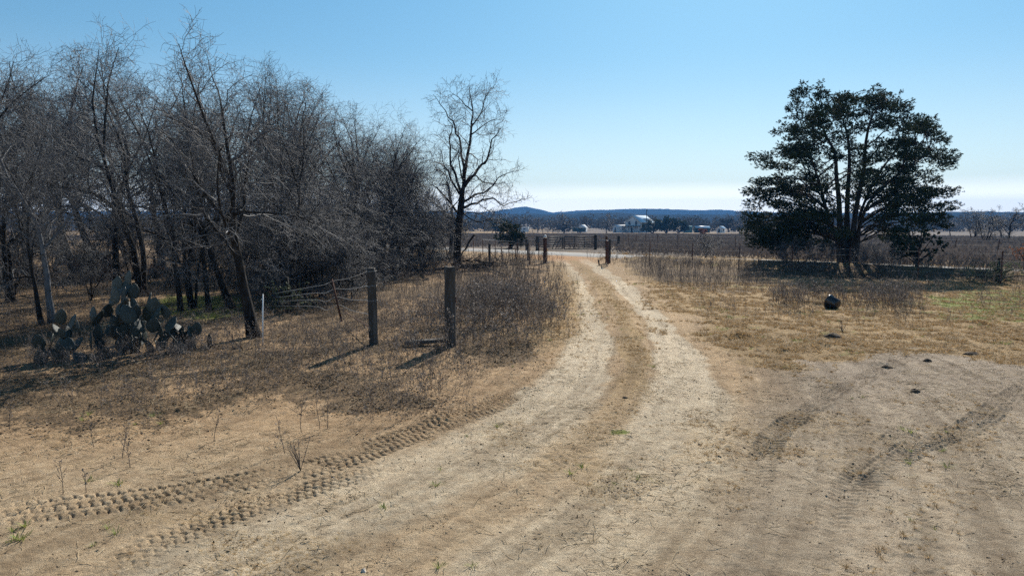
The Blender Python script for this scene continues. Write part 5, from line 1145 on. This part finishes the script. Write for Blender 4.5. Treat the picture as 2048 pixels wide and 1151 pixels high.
def far_bush(name, label, px, Y, w_, h_, seed, mat='evergreen', n=26, cat="tree", leaf=.55, z0=.25):
    rs = RS(seed); t_ = thing(name, label, cat, far_at(px, Y)); lob = []
    for i in range(n):
        a = rs.uniform(0, 6.28); r_ = rs.rand() ** .5; z = rs.uniform(z0, 1.0); q = math.sqrt(max(0, 1 - ((z - .35) / .68) ** 2)); lob.append((np.array([math.cos(a) * r_ * w_ / 2 * q, math.sin(a) * r_ * w_ / 2 * q * .8, z * h_ * .9]), h_ * .13 * rs.uniform(.7, 1.3)))
    V, Q, tn = sprays(rs, lob, 26 * (.6 / (h_ * .13)) ** 2, leaf, .8, 8, .3); link("crown", fast_mesh("crown", V, [Q], M[mat], tn), t_)
    m_ = MB()
    for i in range(5):
        c = lob[i][0]; m_.tube([(rs.normal(0, .2), 0, -.3), c * [.3, .3, .4], c], [.035 * h_, .025 * h_, .008 * h_], 5)
    m_.build("trunk", M['bark'], t_); return t_
far_bush("evergreen_oak", "dark evergreen oak nearest the utility pole in the distant clump", 1303, 302, 11, 6.2, 1)
far_bush("evergreen_oak", "dark evergreen oak in the middle of the distant clump", 1330, 300, 11, 6.8, 2)
far_bush("evergreen_oak", "dark evergreen oak at the right end of the distant clump", 1353, 302, 9, 6.0, 3)
far_bush("round_tree", "rounded dark tree behind the small white hut", 1452, 335, 9, 6.6, 4, 'wood_far')
far_bush("leafy_shrub", "reddish bush at the far side of the weedy field below the long shed", 1402, 190, 2.6, 2.0, 5, 'orangeleaf', 10, "shrub", .22)
far_bush("leafy_shrub", "green scrub tree behind the branches of the tall lone tree", 1000, 280, 8, 6, 6, 'evergreen', 18)
bu = far_bush("vine_bush", "round dark vine-covered bush across the road, left of the field gates", 1021, 66, 2.7, 2.55, 7, 'cedar', 34, "shrub", .12, .12)
# far-off woods along the foot of the hills: one mass
rs = RS(61); pts = []; lob = []
for i in range(900):
    Y = 345 + 600 * rs.rand() ** 1.6; u = rs.uniform(-1.0, 1.0); x = u * Y; keep = fbm(np.array([x / 120]), np.array([Y / 120]), 66, 2)[0]
    if keep < .36: continue
    z = hz(x, Y); h_ = rs.uniform(4, 8.5)
    for j in range(4): lob.append((np.array([x + rs.normal(0, 3.5), Y + rs.normal(0, 3), z + h_ * rs.uniform(.15, .8)]), h_ * .36))
V, Q, tn = sprays(rs, lob, 26 * (.6 / 2.6) ** 2, .8, .9, 7, .3)
tag(link("distant_woods", fast_mesh("distant_woods", V, [Q], M['wood_far'], tn)), kind="stuff")
# small sunlit things in the far yard: fence posts of the paddock
pd = thing("paddock_fence", "line of pale posts fencing the orange paddock beyond the weedy field", "fence", far_at(1000, 305))
for i, x in enumerate(range(985, 1125, 10)):
    m_ = MB(); p = far_at(x, 305) - far_at(1000, 305); m_.box((p[0], p[1], p[2] + .6), (.22, .22, 1.4)); m_.build("post", M['oldwood'], pd)
m_ = MB(); m_.bar(far_at(985, 305) - far_at(1000, 305) + [0, 0, 1.1], far_at(1115, 305) - far_at(1000, 305) + [0, 0, 1.1], .08); m_.build("rail", M['oldwood'], pd)

# ---------------------------------------------------------------- the air
HAZE = True
if HAZE:
    m = bpy.data.materials.new("haze"); m.use_nodes = True; t = m.node_tree; t.nodes.clear(); o_ = N(t, "ShaderNodeOutputMaterial"); v = N(t, "ShaderNodeVolumePrincipled")
    v.inputs["Color"].default_value = (.12, .42, 1.0, 1); v.inputs["Density"].default_value = .00022; v.inputs["Anisotropy"].default_value = .0; t.links.new(v.outputs[0], o_.inputs["Volume"])
    m_ = MB(); m_.box((0, 1500, 45), (11000, 3400, 98)); hz_ = m_.build("haze", m); tag(hz_, kind="stuff")
